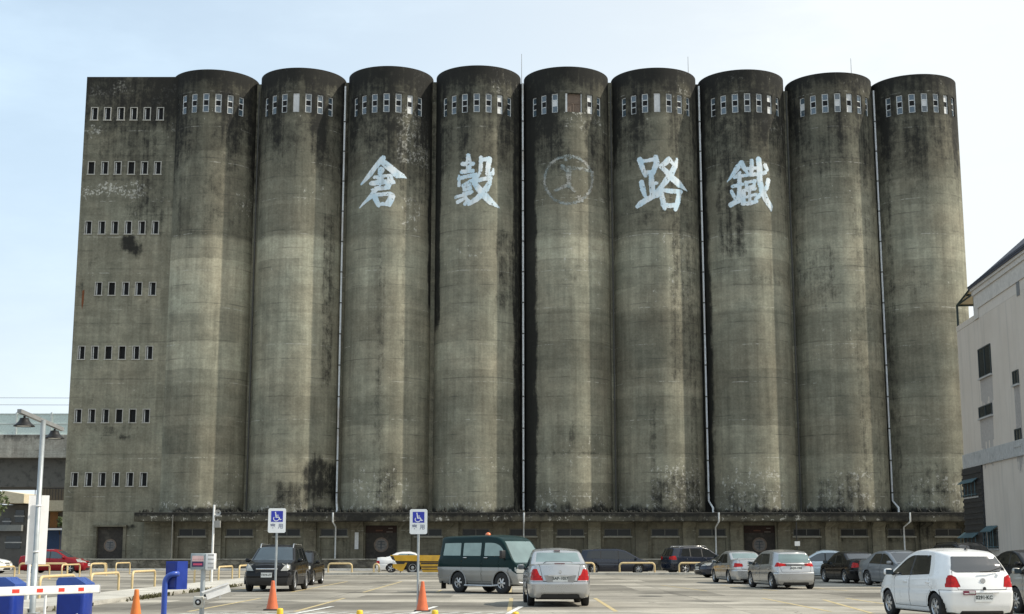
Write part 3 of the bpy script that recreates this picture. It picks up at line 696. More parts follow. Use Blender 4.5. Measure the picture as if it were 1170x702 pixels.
glyph(5, 610, 170, 9.36, [ring, [(300,180,26),(345,230,40)], [(295,212,26),(520,215,30),(630,255,22)], [(372,215,60),(375,390,40)], [(400,215,30),(378,300,30)], [(375,390,44),(225,450,22)], [(375,390,44),(435,455,26)], [(390,75,26),(392,105,22)], [(480,520,40),(520,560,30)], [(330,90,20),(345,130,18)]], (), (), FAINT, 'worn_emblem', .06, .016, .03)
# ------------------------------------------------------------------ ground
def ground_mat(name, a, b, scale=.12):
    m, t, p = nt(name); tc = t.nodes.new('ShaderNodeTexCoord').outputs['Object']
    n1 = noi(t, tc, 1.0, 5, .6, (.05, .22, 1)); n2 = noi(t, tc, .5, 7, .65); n3 = noi(t, tc, 9, 4, .7); n4 = noi(t, tc, 60, 2, .6); n5 = noi(t, tc, 1.0, 3, .6, (.9, .12, 1))
    c = mixc(t, rng(t, n1, .36, .64, 0, 1, True), a, b)
    k = math_(t, 'MULTIPLY', rng(t, n2, .3, .7, .70, 1.25), rng(t, n3, .3, .7, .9, 1.1)); k = math_(t, 'MULTIPLY', k, rng(t, n4, .3, .7, .85, 1.15)); k = math_(t, 'MULTIPLY', k, rng(t, n5, .35, .65, .93, 1.07))
    cc = t.nodes.new('ShaderNodeCombineXYZ')
    for i in range(3): lk(t, k, cc.inputs[i])
    c = scale_c(t, c, cc.outputs[0])
    # oil spots and old patch seams
    vo = t.nodes.new('ShaderNodeTexVoronoi'); vo.inputs['Scale'].default_value = .22; lk(t, tc, vo.inputs['Vector'])
    spot = math_(t, 'MULTIPLY', rng(t, math_(t, 'ADD', vo.outputs['Distance'], math_(t, 'MULTIPLY', n2, .25)), .2, .36, 1, 0, True), .6)
    c = mixc(t, spot, c, (.045, .043, .04))
    v2 = t.nodes.new('ShaderNodeTexVoronoi'); v2.feature = 'DISTANCE_TO_EDGE'; v2.inputs['Scale'].default_value = .16
    ad = t.nodes.new('ShaderNodeVectorMath'); ad.operation = 'ADD'; nn = t.nodes.new('ShaderNodeTexNoise'); nn.inputs['Scale'].default_value = .8; nn.inputs['Detail'].default_value = 5
    lk(t, tc, nn.inputs['Vector']); lk(t, tc, ad.inputs[0]); lk(t, nn.outputs['Color'], ad.inputs[1]); lk(t, ad.outputs[0], v2.inputs['Vector'])
    cr = math_(t, 'MULTIPLY', rng(t, v2.outputs['Distance'], 0, .006, 1, 0), rng(t, n2, .45, .6, 0, .7))
    c = mixc(t, cr, c, (.04, .038, .034))
    sx = t.nodes.new('ShaderNodeSeparateXYZ'); lk(t, tc, sx.inputs[0])
    wy = math_(t, 'ADD', sx.outputs[1], math_(t, 'MULTIPLY', math_(t, 'SUBTRACT', n2, .5), .12)); wx = math_(t, 'ADD', sx.outputs[0], math_(t, 'MULTIPLY', math_(t, 'SUBTRACT', n2, .5), .12))
    j1 = rng(t, math_(t, 'PINGPONG', wy, 2.6), 0, .07, 1, 0); j2 = rng(t, math_(t, 'PINGPONG', wx, 2.9), 0, .035, 1, 0)
    c = mixc(t, math_(t, 'MULTIPLY', math_(t, 'MAXIMUM', j1, j2), rng(t, n5, .4, .6, .15, .75)), c, (.05, .047, .04))
    cb = t.nodes.new('ShaderNodeCombineXYZ'); lk(t, math_(t, 'FLOOR', math_(t, 'DIVIDE', wx, 5.8)), cb.inputs[0]); lk(t, math_(t, 'FLOOR', math_(t, 'DIVIDE', wy, 5.2)), cb.inputs[1])
    wn = t.nodes.new('ShaderNodeTexWhiteNoise'); lk(t, cb.outputs[0], wn.inputs['Vector'])
    kk = rng(t, wn.outputs['Value'], 0, 1, .82, 1.12); cc2 = t.nodes.new('ShaderNodeCombineXYZ')
    for i in range(3): lk(t, kk, cc2.inputs[i])
    c = scale_c(t, c, cc2.outputs[0])
    lk(t, c, p.inputs['Base Color']); p.inputs['Roughness'].default_value = .9; p.inputs['Specular IOR Level'].default_value = .25
    bump(t, p, n4, .25, .01)
    return m
ASPH = ground_mat('worn_parking_concrete', (.165, .154, .130), (.350, .327, .278))
PAVE = ground_mat('pale_pavement', (.48, .46, .41), (.56, .54, .48))
ROADM = ground_mat('road_asphalt', (.15, .14, .125), (.21, .20, .175))
def sheet(name, x0, x1, y0, y1, z, m, nx=1, ny=1):
    mb = MB(); mb.add([(x0, y0, z), (x1, y0, z), (x1, y1, z), (x0, y1, z)], [(0, 1, 2, 3)])
    return struct(mb.build(name, m, fix=False))
sheet('ground', -900, 900, -60, 1500, -.012, ROADM)
sheet('parking_lot', -11.6, 32, 6, 88, 0.0, ASPH)
sheet('access_road', -60, 60, 88.02, 106.6, -.004, ASPH)
sheet('side_road', -45, -13.9, 20, 88, -.004, ASPH)
# raised pavement island
mb = MB(); pts_in = []; 
prof = [(-13.85, 0), (-13.83, .11), (-13.7, .13), (-11.85, .13), (-11.62, .12), (-11.6, 0)]
ys = np.arange(14, 74.1, 1.5)
for y in ys:
    for x, z in prof: mb.v.append((x+.02*noise.noise(Vector((x, y*.7, 1))), y, z+.008*noise.noise(Vector((x, y, 4)))))
n_ = len(prof)
for k in range(len(ys)-1):
    for a in range(n_-1): mb.f.append((k*n_+a, k*n_+n_+a, k*n_+n_+a+1, k*n_+a+1)); mb.m.append(0); mb.sm.append(False)
mb.f += [tuple(range(n_)), tuple(range(len(mb.v)-n_, len(mb.v)))]; mb.m += [0, 0]; mb.sm += [False]*2
struct(mb.build('pavement', PAVE))
KERB = mat('pale_kerb', (.50, .48, .42), .85, dirt=((.14, .13, .11), .6))
mb = MB()
for k in range(22): mb.box(-12.2+k*1.3, -12.2+k*1.3+1.285, 88.2, 89.0, -.02, .12+.008*(k % 3))
struct(mb.build('kerb', KERB))
mb = MB()
for k in range(18): mb.box(-36+k*1.5, -36+k*1.5+1.48, 106.6, 107.0, -.02, .15)
struct(mb.build('kerb', mat('white_kerb', (.62, .61, .57), .8, dirt=((.25, .23, .2), .6))))
# painted bay lines
YL = mat('worn_yellow_line', (.44, .355, .185), .85, var=.25, dirt=((.22, .205, .17), .95), dscale=3.5)
WL = mat('worn_white_line', (.62, .62, .59), .85, dirt=((.23, .215, .18), .95), dscale=3.5)
mb = MB()
def line(mb, x0, y0, x1, y1, w_, m=0, z=.004):
    d = Vector((x1-x0, y1-y0)); n = Vector((-d.y, d.x)).normalized()*w_/2
    mb.add([(x0+n.x, y0+n.y, z), (x0-n.x, y0-n.y, z), (x1-n.x, y1-n.y, z), (x1+n.x, y1+n.y, z)], [(0, 1, 2, 3)], m)
for k in range(-1, 10):
    x = -8.05+2.66*k if k >= 0 else -10.7
    if k in (2,): line(mb, x, 51.3, x, 54, .12)
    elif k < 4: line(mb, x, 51.3, x, 69, .12)
    if k in (0, 1, 3, 4, 6, 7): line(mb, x, 35.2, x+.05, 45, .12)
    if k >= 6: line(mb, x-.6, 53, x-1.4, 62, .1)
line(mb, 9.6, 43.6, 8.7, 34.2, .12); line(mb, 12.3, 40, 11.3, 30, .12)
line(mb, -8, 34.9, 3.2, 34.9, .1, 1, .0085); line(mb, -8.0, 33.8, -.7, 33.8, .1, 1)
for k in range(9): line(mb, -5.0+k*.55, 33.85, -5.0+k*.55+.4, 34.85, .09, 1)
for k in range(7): line(mb, -7.9+k*.5, 33.85, -7.9+k*.5+.4, 34.85, .09, 1)
for x in (-5.2, -2.4, -.1): line(mb, x, 33.8, x+.35, 38.2, .14, 1, .012)
struct(mb.build('bay_markings', [YL, WL], fix=False))
mb = MB(); mb.lathe([(0, .006), (.36, .006), (.40, .004), (.42, -.002)], 24, 0, (4.6, 47, 0)); struct(mb.build('manhole_cover', mat('cast_iron', (.05, .047, .042), .7, .3)))
mb = MB(); rs = random.Random(11)
for (cx, cy, w_, d_) in ((9, 70, 5, 6), (3.5, 58, 2.6, 9), (-3.5, 47, 3.0, 2.4), (6.4, 50, 1.6, 5), (13, 48, 4, 5), (-9.5, 40, 1.2, 7), (0, 75, 7, 3)):
    pts = []
    for (xa, ya), (xb, yb) in zip(((-1, -1), (1, -1), (1, 1), (-1, 1)), ((1, -1), (1, 1), (-1, 1), (-1, -1))):
        for s_ in np.linspace(0, 1, 9)[:-1]: pts.append((cx+w_/2*(xa+(xb-xa)*s_)+rs.uniform(-.04, .04), cy+d_/2*(ya+(yb-ya)*s_)+rs.uniform(-.05, .05)))
    mb.add([(x, y, .0022) for x, y in pts], [tuple(range(len(pts)))])
struct(mb.build('asphalt_patch', ground_mat('dark_patch', (.12, .112, .095), (.20, .187, .158)), fix=False))
# weeds along edges
WEED = mat('dry_weeds', (.09, .085, .035), .9, var=.5); 
mb = MB(); rs = random.Random(5)
for k in range(900):
    if k < 560: x, y = rs.uniform(-36, 20), 106.0+rs.gauss(1.7, .25) if False else rs.uniform(108.0, 108.5)
    else: x, y = -11.55+rs.gauss(0, .05), rs.choice([37, 44, 45, 46, 52, 58])+rs.gauss(0, .9)
    h = rs.uniform(.05, .28)*(1 if k < 560 else .6); a = rs.uniform(0, 6.28); w_ = .02
    dx, dy = math.cos(a)*h*.6, math.sin(a)*h*.6
    mb.add([(x-w_, y, 0), (x+w_, y, 0), (x+dx*.6+w_, y+dy*.6, h*.7), (x+dx, y+dy, h), (x+dx*.6-w_, y+dy*.6, h*.7)], [(0, 1, 2, 3, 4)])
o = mb.build('weeds', WEED, fix=False); o['kind'] = 'stuff'; o['label'] = 'dry weeds growing along the kerb and foot of the platform'

# ------------------------------------------------------------------ yellow hoop barriers
HOOPM = mat('cream_yellow_tube', (.62, .48, .25), .5, dirt=((.50, .26, .14), .55), dscale=3)
def hoop(label, x0, y0, x1, y1, z=0, h=.72, r=.045, grp=None):
    cx, cy = (x0+x1)/2, (y0+y1)/2; L = math.hypot(x1-x0, y1-y0); a = math.atan2(y1-y0, x1-x0)
    mb = MB(); pts = [(-L/2, 0, 0), (-L/2, 0, h-.2)]
    for k in range(1, 6):
        t_ = k/6*math.pi/2; pts.append((-L/2+.2*(1-math.cos(t_)), 0, h-.2+.2*math.sin(t_)))
    pts += [(-L/2+.2, 0, h)]; pts += [(-p[0], p[1], p[2]) for p in pts[::-1]]
    mb.tube(pts, r, 8)
    for s in (-1, 1): mb.lathe([(.1, 0), (.1, .012), (.05, .014)], 10, 0, (s*L/2, 0, 0))
    o = mb.build('hoop_barrier', HOOPM); o.location = (cx, cy, z); o.rotation_euler = (0, 0, a)
    tag(o, label, 'hoop barrier', grp)
    return o
G1, G2, G3 = 'yellow hoops along the pale pavement island', 'yellow hoops across the side road', 'yellow hoops along the far kerb'
ords = ['nearest', 'second nearest', 'third nearest', 'fourth', 'fifth', 'sixth']
d1 = ['cream yellow hoop behind the blue gate cabinet, low beside the barrier arm tip', 'largest cream yellow hoop by the island, just right of the barrier arm tip', 'cream yellow hoop standing just left of the blue ticket box',
      'cream yellow hoop showing right behind the blue ticket box', 'cream yellow hoop right behind the grey box on the camera post', 'cream yellow hoop at the island between the camera post and black SUV']
for k, l in enumerate(d1):
    y = 42.0+5.1*k; hoop(l, -14.05, y, -14.05, y+3.3, 0, grp=G1)
hoop('cream yellow hoop half hidden by the left front of the black SUV', -14.05, 72.6, -14.05, 75.9, 0, grp=G1)
d2 = ['leftmost cream yellow hoop above the blue gate cabinet at the picture edge', 'cream yellow hoop seen right beside the lamp post foot', 'cream yellow hoop below the nose of the red car', 'small cream yellow hoop right of the red car, nearer one', 'small far cream yellow hoop before the granary tower door']
for k, l in enumerate(d2):
    y = 66.5+5.25*k; hoop(l, -24.6, y, -24.6, y+3.2, 0, grp=G2)
for l, px0, px1, Y in (('long cream yellow hoop directly in front of the red car', 22, 77, 91.5), ('cream yellow hoop at the far edge of the side road by the tower', 104, 120, 92), ('thick cream yellow hoop between the dark sedan and the white sedan', 375, 402, 91), ('short cream yellow hoop before the white sedan tail', 427, 433, 90.2),
                 ('cream yellow hoop at the rear wheel of the dark minivan', 645, 679, 89.6), ('cream yellow hoop in front of the dark minivan front door', 708, 748, 89.6), ('cream yellow hoop before the tail of the navy SUV', 776, 812, 89.6)):
    hoop(l, at(px0, 650, Y)[0], Y, at(px1, 650, Y)[0], Y, .05 if px0 > 500 else 0, h=.66, r=.06, grp=G3)

# ------------------------------------------------------------------ left foreground equipment
BLUE = mat('blue_powder_coat', (.012, .036, .25), .4, coat=.15, dirt=((.03, .05, .18), .3), spec=.3); BLUE2 = mat('blue_cap', (.03, .085, .34), .3, coat=.3)
WHITEP = mat('white_enamel', (.78, .78, .77), .35, coat=.3, dirt=((.45, .43, .38), .25)); RED = mat('red_reflector', (.72, .05, .03), .35)
GALV = mat('galvanised_steel', (.36, .39, .40), .45, .35, dirt=((.22, .22, .21), .5)); BLK = mat('black_plastic', (.012, .012, .013), .45); YEL = mat('yellow_label', (.75, .62, .05), .5)
def cabinet(name, label, x, y, w_, d_, h, capw, extra=None):
    t_ = thing(name, label, 'parking gate', (x, y, 0))
    mb = MB(); mb.bbox(-w_/2, w_/2, -d_/2, d_/2, .06, h-.16, .03); mb.bbox(-w_/2-.03, w_/2+.03, -d_/2-.03, d_/2+.03, 0, .06, .01); mb.build('housing', BLUE, t_)
    mb = MB(); mb.prism([(-w_/2-.01, h-.16), (w_/2+.01, h-.16), (w_/2+.01, h-.09), (w_/2-.13, h), (-w_/2+.02, h), (-w_/2-.01, h-.05)], -d_/2-.012, d_/2+.012, 'y'); mb.build('lid', BLUE2, t_)
    mb = MB(); mb.box(-w_/2+.05, w_/2-.05, -d_/2-.012, -d_/2-.002, .2, h-.25); mb.lathe([(.02, 0), (.02, -.02), (0, -.02)], 10, 1, (w_/2-.09, -d_/2-.012, .6), 'y'); mb.build('door', [BLUE, GALV], t_)
    return t_
x, z = at(86.5, 668, 20.3); cab = cabinet('gate_cabinet', 'blue barrier gate cabinet with sloping lid behind the tip of the white arm', x, 20.3, .40, .42, 1.12, 0)
x, z = at(5, 668, 19.8); cab2 = cabinet('gate_cabinet', 'blue barrier gate cabinet with yellow label cut by the left picture edge', x, 19.8, .44, .44, 1.13, 0)
mb = MB(); mb.box(-.18, .03, -.24, -.226, .55, .78); mb.box(-.14, -.04, -.246, -.241, .6, .74, 1); mb.build('yellow_label', [YEL, BLK], cab2)
mb = MB(); mb.box(-.18, .03, -.24, -.226, .28, .5); mb.box(-.13, -.0, -.246, -.241, .33, .45, 1); mb.build('notice_label', [mat('deep_blue_label', (.01, .015, .12), .4), WHITEP], cab2)
# barrier arm from left machine
xl, zl = at(-60, 678, 16.6); xr, zr = at(112, 673, 20.0)
arm = thing('barrier_arm', 'white parking barrier arm with four red rectangles across the blue gate cabinets', 'barrier arm', (xl, 16.6, zl))
dv = Vector((xr-xl, 20.0-16.6, zr-zl)); La = dv.length; arm.rotation_euler = dv.to_track_quat('X', 'Z').to_euler()
mb = MB(); mb.bbox(0, La, -.03, .03, -.057, .057, .012); mb.box(La, La+.015, -.032, .032, -.06, .06, 1); mb.build('boom', [WHITEP, mat('grey_cap', (.4, .4, .4), .5)], arm)
for px in (15.5, 43, 68, 90.5):
    # locate along arm
    best = min(np.linspace(0, 1, 400), key=lambda s: abs(((xl+dv.x*s)/((16.6+dv.y*s)*CT+(zl+dv.z*s-EYE)*ST))*F+585-px))
    a = best*La; w_ = .088+.01*(px < 30)
    mb = MB(); mb.box(a-w_/1.2, a+w_/1.2, -.034, -.031, -.022, .026); mb.build('red_reflector', RED, arm)
m_ = MB(); m_.box(-.1, .35, -.08, .05, -.09, .09); m_.build('arm_clamp', BLK, arm)
# a second low white arm with hazard strip further back
xl2, zl2 = at(18, 670, 30); xr2, zr2 = at(72, 668, 31)
t_ = thing('crossbar', 'low white crossbar with yellow strip behind the barrier arm', 'rail', (xl2, 30, 0)); Lb = xr2-xl2
mb = MB(); mb.box(0, Lb, -.04, .04, .6, .72); mb.box(0.02, Lb-.3, -.045, -.041, .62, .66, 1); mb.build('rail', [WHITEP, YEL], t_)
for xx in (.06, Lb-.06): mb = MB(); mb.tube([(xx, .06, 0), (xx, .06, .66)], .03, 8); mb.build('leg', WHITEP, t_)
# lamp post
Yp = 34.0; x, _ = at(45, 560, Yp); 
lamp = thing('street_lamp', 'tall grey lamp post with white cross arm and two black bell lamps', 'street lamp', (x, Yp, 0)); zt = at(47, 480, Yp)[1]
mb = MB(); mb.tube([(0, 0, 0), (0, 0, 1.2), (0, 0, 1.2), (0, 0, zt)], [.075, .075, .062, .062], 14); mb.bbox(-.15, .15, -.15, .15, 0, .03, .005); mb.build('pole', GALV, lamp)
av = Vector((at(70, 491, 36.4)[0]-at(22, 470, 32.2)[0], 4.2, 0)); av2 = Vector((at(71, 492, Yp)[0]-at(22, 471, Yp)[0], 0, 0))
p0 = Vector((at(22, 470, Yp-1.3)[0]-x, -1.3, at(22, 470, Yp-1.3)[1])); p1 = Vector((at(71, 491, Yp+1.5)[0]-x, 1.5, at(71, 491, Yp+1.5)[1]))
mb = MB(); d = p1-p0; n = Vector((-d.y, d.x, 0)).normalized()*.05
vs = [p0-n, p0+n, p1+n, p1-n]; vs = [v+Vector((0, 0, -.04)) for v in vs]+[v+Vector((0, 0, .05)) for v in vs]
mb.add(vs, [(3, 2, 1, 0), (4, 5, 6, 7), (0, 1, 5, 4), (1, 2, 6, 5), (2, 3, 7, 6), (3, 0, 4, 7)]); mb.add([v+(p0-p1).normalized()*0 for v in vs][:0], [])
mb.build('cross_arm', mat('grey_arm_paint', (.22, .225, .225), .5), lamp)
for px, s_ in ((29, .12), (62, .82)):
    c = p0.lerp(p1, s_)
    l_ = MB(); l_.tube([(c.x, c.y, c.z-.06), (c.x, c.y, c.z-.12)], .03, 8); l_.lathe([(.05, -.10), (.10, -.11), (.125, -.18), (.19, -.25), (.245, -.29), (.25, -.31), (.235, -.31), (.17, -.26), (.0, -.24)], 20, 0, (c.x, c.y, c.z))
    sh = l_.build('lamp_shade', mat('dark_enamel', (.012, .012, .012), .45, dirt=((.05, .05, .05), .4), spec=.25), lamp)
    l_ = MB(); l_.lathe([(0, -.30), (.15, -.30), (.215, -.285)], 20, 0, (c.x, c.y, c.z)); l_.build('lamp_glass', mat('frosted_glass', (.7, .7, .68), .3), sh)
# boards on the lamp post
BOARD = mat('blank_white_board', (.82, .81, .80), .55, var=.05)
for lab, x0, x1, dy0, dy1 in (('left blank white board of the pair strapped to the lamp post', 27, 39.6, -.12, -.04), ('right blank white board of the pair strapped to the lamp post', 41, 53.5, -.12, -.04)):
    xa, za = at(x0, 645, Yp); xb, zb_ = at(x1, 566, Yp); mb = MB()
    y = Yp+.22
    mb.add([(xa, y+dy0, za), (xb, y+dy1, za), (xb, y+dy1+.02, za), (xa, y+dy0+.02, za), (xa, y+dy0, zb_), (xb, y+dy1, zb_), (xb, y+dy1+.02, zb_), (xa, y+dy0+.02, zb_)], [(3, 2, 1, 0), (4, 5, 6, 7), (0, 1, 5, 4), (1, 2, 6, 5), (2, 3, 7, 6), (3, 0, 4, 7)])
    o = mb.build('signboard', BOARD); tag(o, lab, 'board', 'white boards on the lamp post')
for z in (1.45, 2.55): mb = MB(); mb.lathe([(.068, z), (.072, z), (.072, z+.04), (.068, z+.04)], 14); mb.box(-.02, .02, .06, .2, z, z+.04); mb.build('strap', WHITEP, lamp)
x, y = gnd(30.5, 689); mb = MB(); mb.tube([(0, 0, 0), (.02, 0, 2.1)], .05, 10); o = mb.build('post', WHITEP); o.location = (x, y, 0); tag(o, 'thin white post just left of the lamp post', 'post')
# ticket machine: blue bent pipe with blue box
Yt = 26.0; x0, _ = at(187.5, 690, Yt)
tm = thing('ticket_machine', 'royal blue ticket box on a bent blue pipe stand', 'ticket machine', (x0, Yt, 0))
za = at(190, 656, Yt)[1]; mb = MB(); pts = [(0, 0, 0), (0, 0, za-.17)]+[(.17*(1-math.cos(a)), 0, za-.17+.17*math.sin(a)) for a in np.linspace(.2, math.pi/2, 8)]+[(.2, 0.1, za)]
mb.tube(pts, .052, 12); mb.lathe([(.11, 0), (.11, .015), (.05, .02)], 14); mb.build('stand', mat('blue_gloss_pipe', (.025, .07, .36), .3, coat=.4), tm)
xa = at(188, 650, Yt)[0]-x0; xb = at(201, 650, Yt)[0]-x0; z1 = at(200, 641.5, Yt)[1]; z0 = at(200, 674, Yt)[1]
mb = MB(); mb.add([(xa, .1, z0), (xb, .1, z0), (xb+.14, .34, z0), (xa+.1, .36, z0), (xa, .1, z1), (xb, .1, z1), (xb+.14, .34, z1), (xa+.1, .36, z1)], [(3, 2, 1, 0), (4, 5, 6, 7), (0, 1, 5, 4), (1, 2, 6, 5), (2, 3, 7, 6), (3, 0, 4, 7)])
cb = mb.build('box', BLUE, tm); mb = MB(); mb.box(xa+.03, xb-.03, .085, .098, z0+.04, z1-.04); mb.build('front_panel', mat('dark_blue_panel', (.010, .028, .20), .35), tm)
# camera post
Yc = 29.5; x0, _ = at(232, 660, Yc); cp = thing('camera_post', 'grey post with pink display box, white camera housing and round speaker', 'camera post', (x0, Yc, 0))
q = lambda px, py: (at(px, py, Yc)[0]-x0, at(px, py, Yc)[1])
mb = MB(); mb.tube([(0, 0, 0), (0, 0, q(232, 650)[1])], .05, 12); mb.lathe([(.12, 0), (.12, .015), (.05, .02)], 14); mb.build('pole', GALV, cp)
(a0, b0), (a1, b1) = q(218.5, 651), q(236, 632.5); mb = MB(); mb.bbox(a0, a1, -.1, .1, b0, b1, .012); db = mb.build('display_box', mat('grey_box_paint', (.27, .32, .34), .5), cp)
mb = MB(); mb.box(a0+.035, a1-.035, -.108, -.102, b0+.17, b1-.05, 0); mb.box(a0+.035, a1-.035, -.108, -.102, b0+.06, b0+.165, 1); mb.box(a0+.06, a1-.06, -.112, -.109, b0+.09, b0+.13, 2)
for k in range(5): mb.box(a0+.055+k*.045, a0+.085+k*.045, -.112, -.109, b0+.20, b0+.225, 3)
mb.build('display_panel', [mat('pale_pink', (.72, .50, .48), .5), mat('navy_print', (.05, .03, .10), .5), mat('magenta_print', (.6, .08, .16), .5), mat('faint_print', (.62, .36, .36), .5)], db)
(a2, _), (a3, _) = q(238, 651), q(246.5, 632.5); mb = MB(); mb.bbox(a1+.005, a3, -.11, .1, b0, b1, .01)
for k in range(4): mb.box(a1+.06, a3-.015, -.118, -.111, b0+.03+k*.085, b0+.06+k*.085, 1)
mb.build('louvre_box', [WHITEP, mat('pale_grey', (.45, .45, .44), .5)], cp)
c0 = Vector((q(238, 680)[0], -.25, q(238, 680)[1])); c1 = Vector((q(263, 671)[0], -.1, q(263, 671)[1])); mb = MB(); d = (c1-c0).normalized(); up = Vector((0, 0, 1)); sdv = d.cross(up).normalized(); u2 = sdv.cross(d)
def obox(mb, c0, c1, w_, h, m=0):
    d = (c1-c0).normalized(); sdv = d.cross(Vector((0, 0, 1))).normalized(); u2 = sdv.cross(d)
    vs = [c+sdv*a*w_+u2*b*h for c in (c0, c1) for a, b in ((-1, -1), (1, -1), (1, .8), (-1, .8))]
    mb.add(vs, [(3, 2, 1, 0), (4, 5, 6, 7), (0, 1, 5, 4), (1, 2, 6, 5), (2, 3, 7, 6), (3, 0, 4, 7)], m)
obox(mb, c0, c1, .09, .09); obox(mb, c0+u2*.085-d*.06, c1+u2*.085, .115, .012); mb.lathe([(0, -.01), (.03, -.01), (.03, .02)], 10, 1, tuple(c0-d*.01), 'y'); ch = mb.build('camera_housing', [WHITEP, BLK], cp)
mb = MB(); mb.tube([(0, 0, q(0, 684)[1]), (q(250, 682)[0], -.15, q(250, 682)[1]), (q(250, 680)[0], -.15, q(250, 678)[1])], .02, 8); mb.tube([tuple(c0.lerp(c1, .6)-Vector((0, 0, .06))), tuple(c0.lerp(c1, .6)-Vector((0, 0, .16)))], .03, 8); mb.build('bracket', WHITEP, cp)
sx, sz = q(227.5, 688); mb = MB(); mb.bbox(sx-.1, sx+.1, -.1, .02, sz-.12, sz+.12, .02); mb.lathe([(0, -.012), (.03, -.012), (.03, -.006)], 14, 2, (sx, -.1, sz), 'y'); mb.lathe([(.03, -.006), (.065, -.006), (.065, 0)], 16, 1, (sx, -.1, sz), 'y'); mb.build('speaker', [mat('cream_plastic', (.5, .49, .44), .5), BLK, WHITEP], cp)
# slim cctv pole further back
x0, y0 = gnd(241.5, 668.5); zc = at(242, 577, y0)[1]; t_ = thing('cctv_pole', 'slim white pole with small camera and horn near the granary wall', 'camera pole', (x0, y0, 0))
mb = MB(); mb.tube([(0, 0, 0), (0, 0, zc)], .05, 8); mb.build('pole', WHITEP, t_)
mb = MB(); mb.box(.05, .3, -.1, .1, zc-1.0, zc-.7); mb.tube([(0, 0, zc-.5), (.35, -.1, zc-.5)], .03, 6); mb.build('camera', mat('grey_camera', (.25, .25, .24), .5), t_)
mb = MB(); mb.lathe([(.03, .15), (.05, .1), (.14, 0)], 12, 0, (.2, -.15, zc-.35), 'y'); mb.build('horn', mat('pale_grey', (.45, .45, .44), .5), t_)
# dark lamp pole with white tag near granary right side
x0, _ = at(910.5, 620, 99); t_ = thing('thin_pole', 'thin black pole with small white tag in front of the granary right door', 'pole', (x0, 99, 0)); mb = MB(); mb.tube([(0, 0, 0), (0, 0, at(910, 597, 99)[1])], .04, 6); mb.build('pole', BLK, t_)
mb = MB(); za = at(910, 624, 99)[1]; mb.box(-.17, .2, -.07, -.045, za, za+.32); mb.build('tag_plate', WHITEP, t_)
# cones
ORG = mat('orange_rubber', (.62, .14, .05), .55, dirt=((.35, .12, .07), .6), dscale=5); ORG2 = mat('sunny_orange_rubber', (.72, .19, .035), .5)
def cone(label, px, py_b, m_, h=.74):
    x, y = gnd(px, py_b); t_ = thing('traffic_cone', label, 'traffic cone', (x, y, 0), group='orange traffic cones')
    mb = MB(); mb.lathe([(.155, .03), (.15, .05), (.12, .2), (.085, .42), (.05, .64), (.042, h-.02), (.036, h), (.026, h), (.02, h-.05)], 24); mb.build('cone', m_, t_)
    mb = MB(); mb.bbox(-.2, .2, -.2, .2, 0, .035, .012); mb.build('base', mat('dark_rubber_base', (.03, .025, .022), .7), t_)
cone('orange cone at the foot of the left wheelchair sign', 311, 697.5, ORG, .74); cone('orange cone at the foot of the right wheelchair sign', 482.5, 699, ORG, .74); cone('brighter orange cone beside the blue ticket box, cut by the bottom edge', 154, 722, ORG2, .78)
# wheelchair signs
SB = mat('sign_blue', (.008, .02, .38), .4, coat=.3); INK = mat('sign_ink', (.25, .27, .34), .6); SWH = mat('sign_white', (.80, .82, .83), .45, var=.04, dirt=((.55, .56, .55), .3)); INKR = mat('sign_ink_red', (.42, .24, .27), .6)
def psign(label, pxc, px0, px1, py0, py1, py_b, tilt):
    x, y = gnd(pxc, py_b); t_ = thing('parking_sign', label, 'sign', (x, y, 0), tilt, group='wheelchair parking signs')
    za, zb_ = at(pxc, py1, y)[1], at(pxc, py0, y)[1]; hw = (at(px1, py0, y)[0]-at(px0, py0, y)[0])/2; zm = (za+zb_)/2
    mb = MB(); mb.tube([(0, .04, 0), (0, .04, zb_-.05)], .03, 10); mb.lathe([(.09, 0), (.09, .012), (.03, .02)], 12, 0, (0, .04, 0)); mb.build('pole', GALV, t_)
    mb = MB(); mb.prism([(-hw+.03, za), (hw-.03, za), (hw, za+.03), (hw, zb_-.03), (hw-.03, zb_), (-hw+.03, zb_), (-hw, zb_-.03), (-hw, za+.03)], -.006, .006); pl = mb.build('sign_plate', SWH, t_)
    s = hw*2/20.  # metres per photo pixel
    mb = MB(); bx0, bx1, bz1 = -hw+3.3*s, hw-3.3*s, zb_-3.0*s; bz0 = bz1-(bx1-bx0)*.92; mb.box(bx0, bx1, -.009, -.0065, bz0, bz1)
    w_ = bx1-bx0; g = lambda a, b: (bx0+a*w_, -.0105, bz0+b*w_)
    ic = [[(.36, .80, .10), (.365, .80, .10)], [(.38, .70, .085), (.42, .40, .085), (.66, .40, .07), (.76, .18, .07), (.86, .21, .06)], [(.40, .56, .06), (.60, .56, .06)]]
    ic.append([(.44+.23*math.cos(a), .28+.20*math.sin(a), .06) for a in np.linspace(math.radians(150), math.radians(350), 16)])
    cells_mesh(mb, raster(.018, ic), .018, g, 1)
    mb.build('wheelchair_symbol', [SB, SWH], pl)
    mb = MB()
    for ch, xo, m_ in (('專', -.36, 1), ('用', .36, 1)): add_text(mb, ch, 6.0*s, lambda a, b: (xo*hw*1.25+a, -.0075, bz0-5.2*s+b), m_, .004)
    mb.build('lettering', [INKR, INK], pl)
psign('white wheelchair parking sign on the left, before the black SUV', 313.5, 304, 324, 581, 609, 697, .04); psign('white wheelchair parking sign on the right, before the yellow truck', 477, 466.5, 486.5, 582, 610.5, 699, -.03)
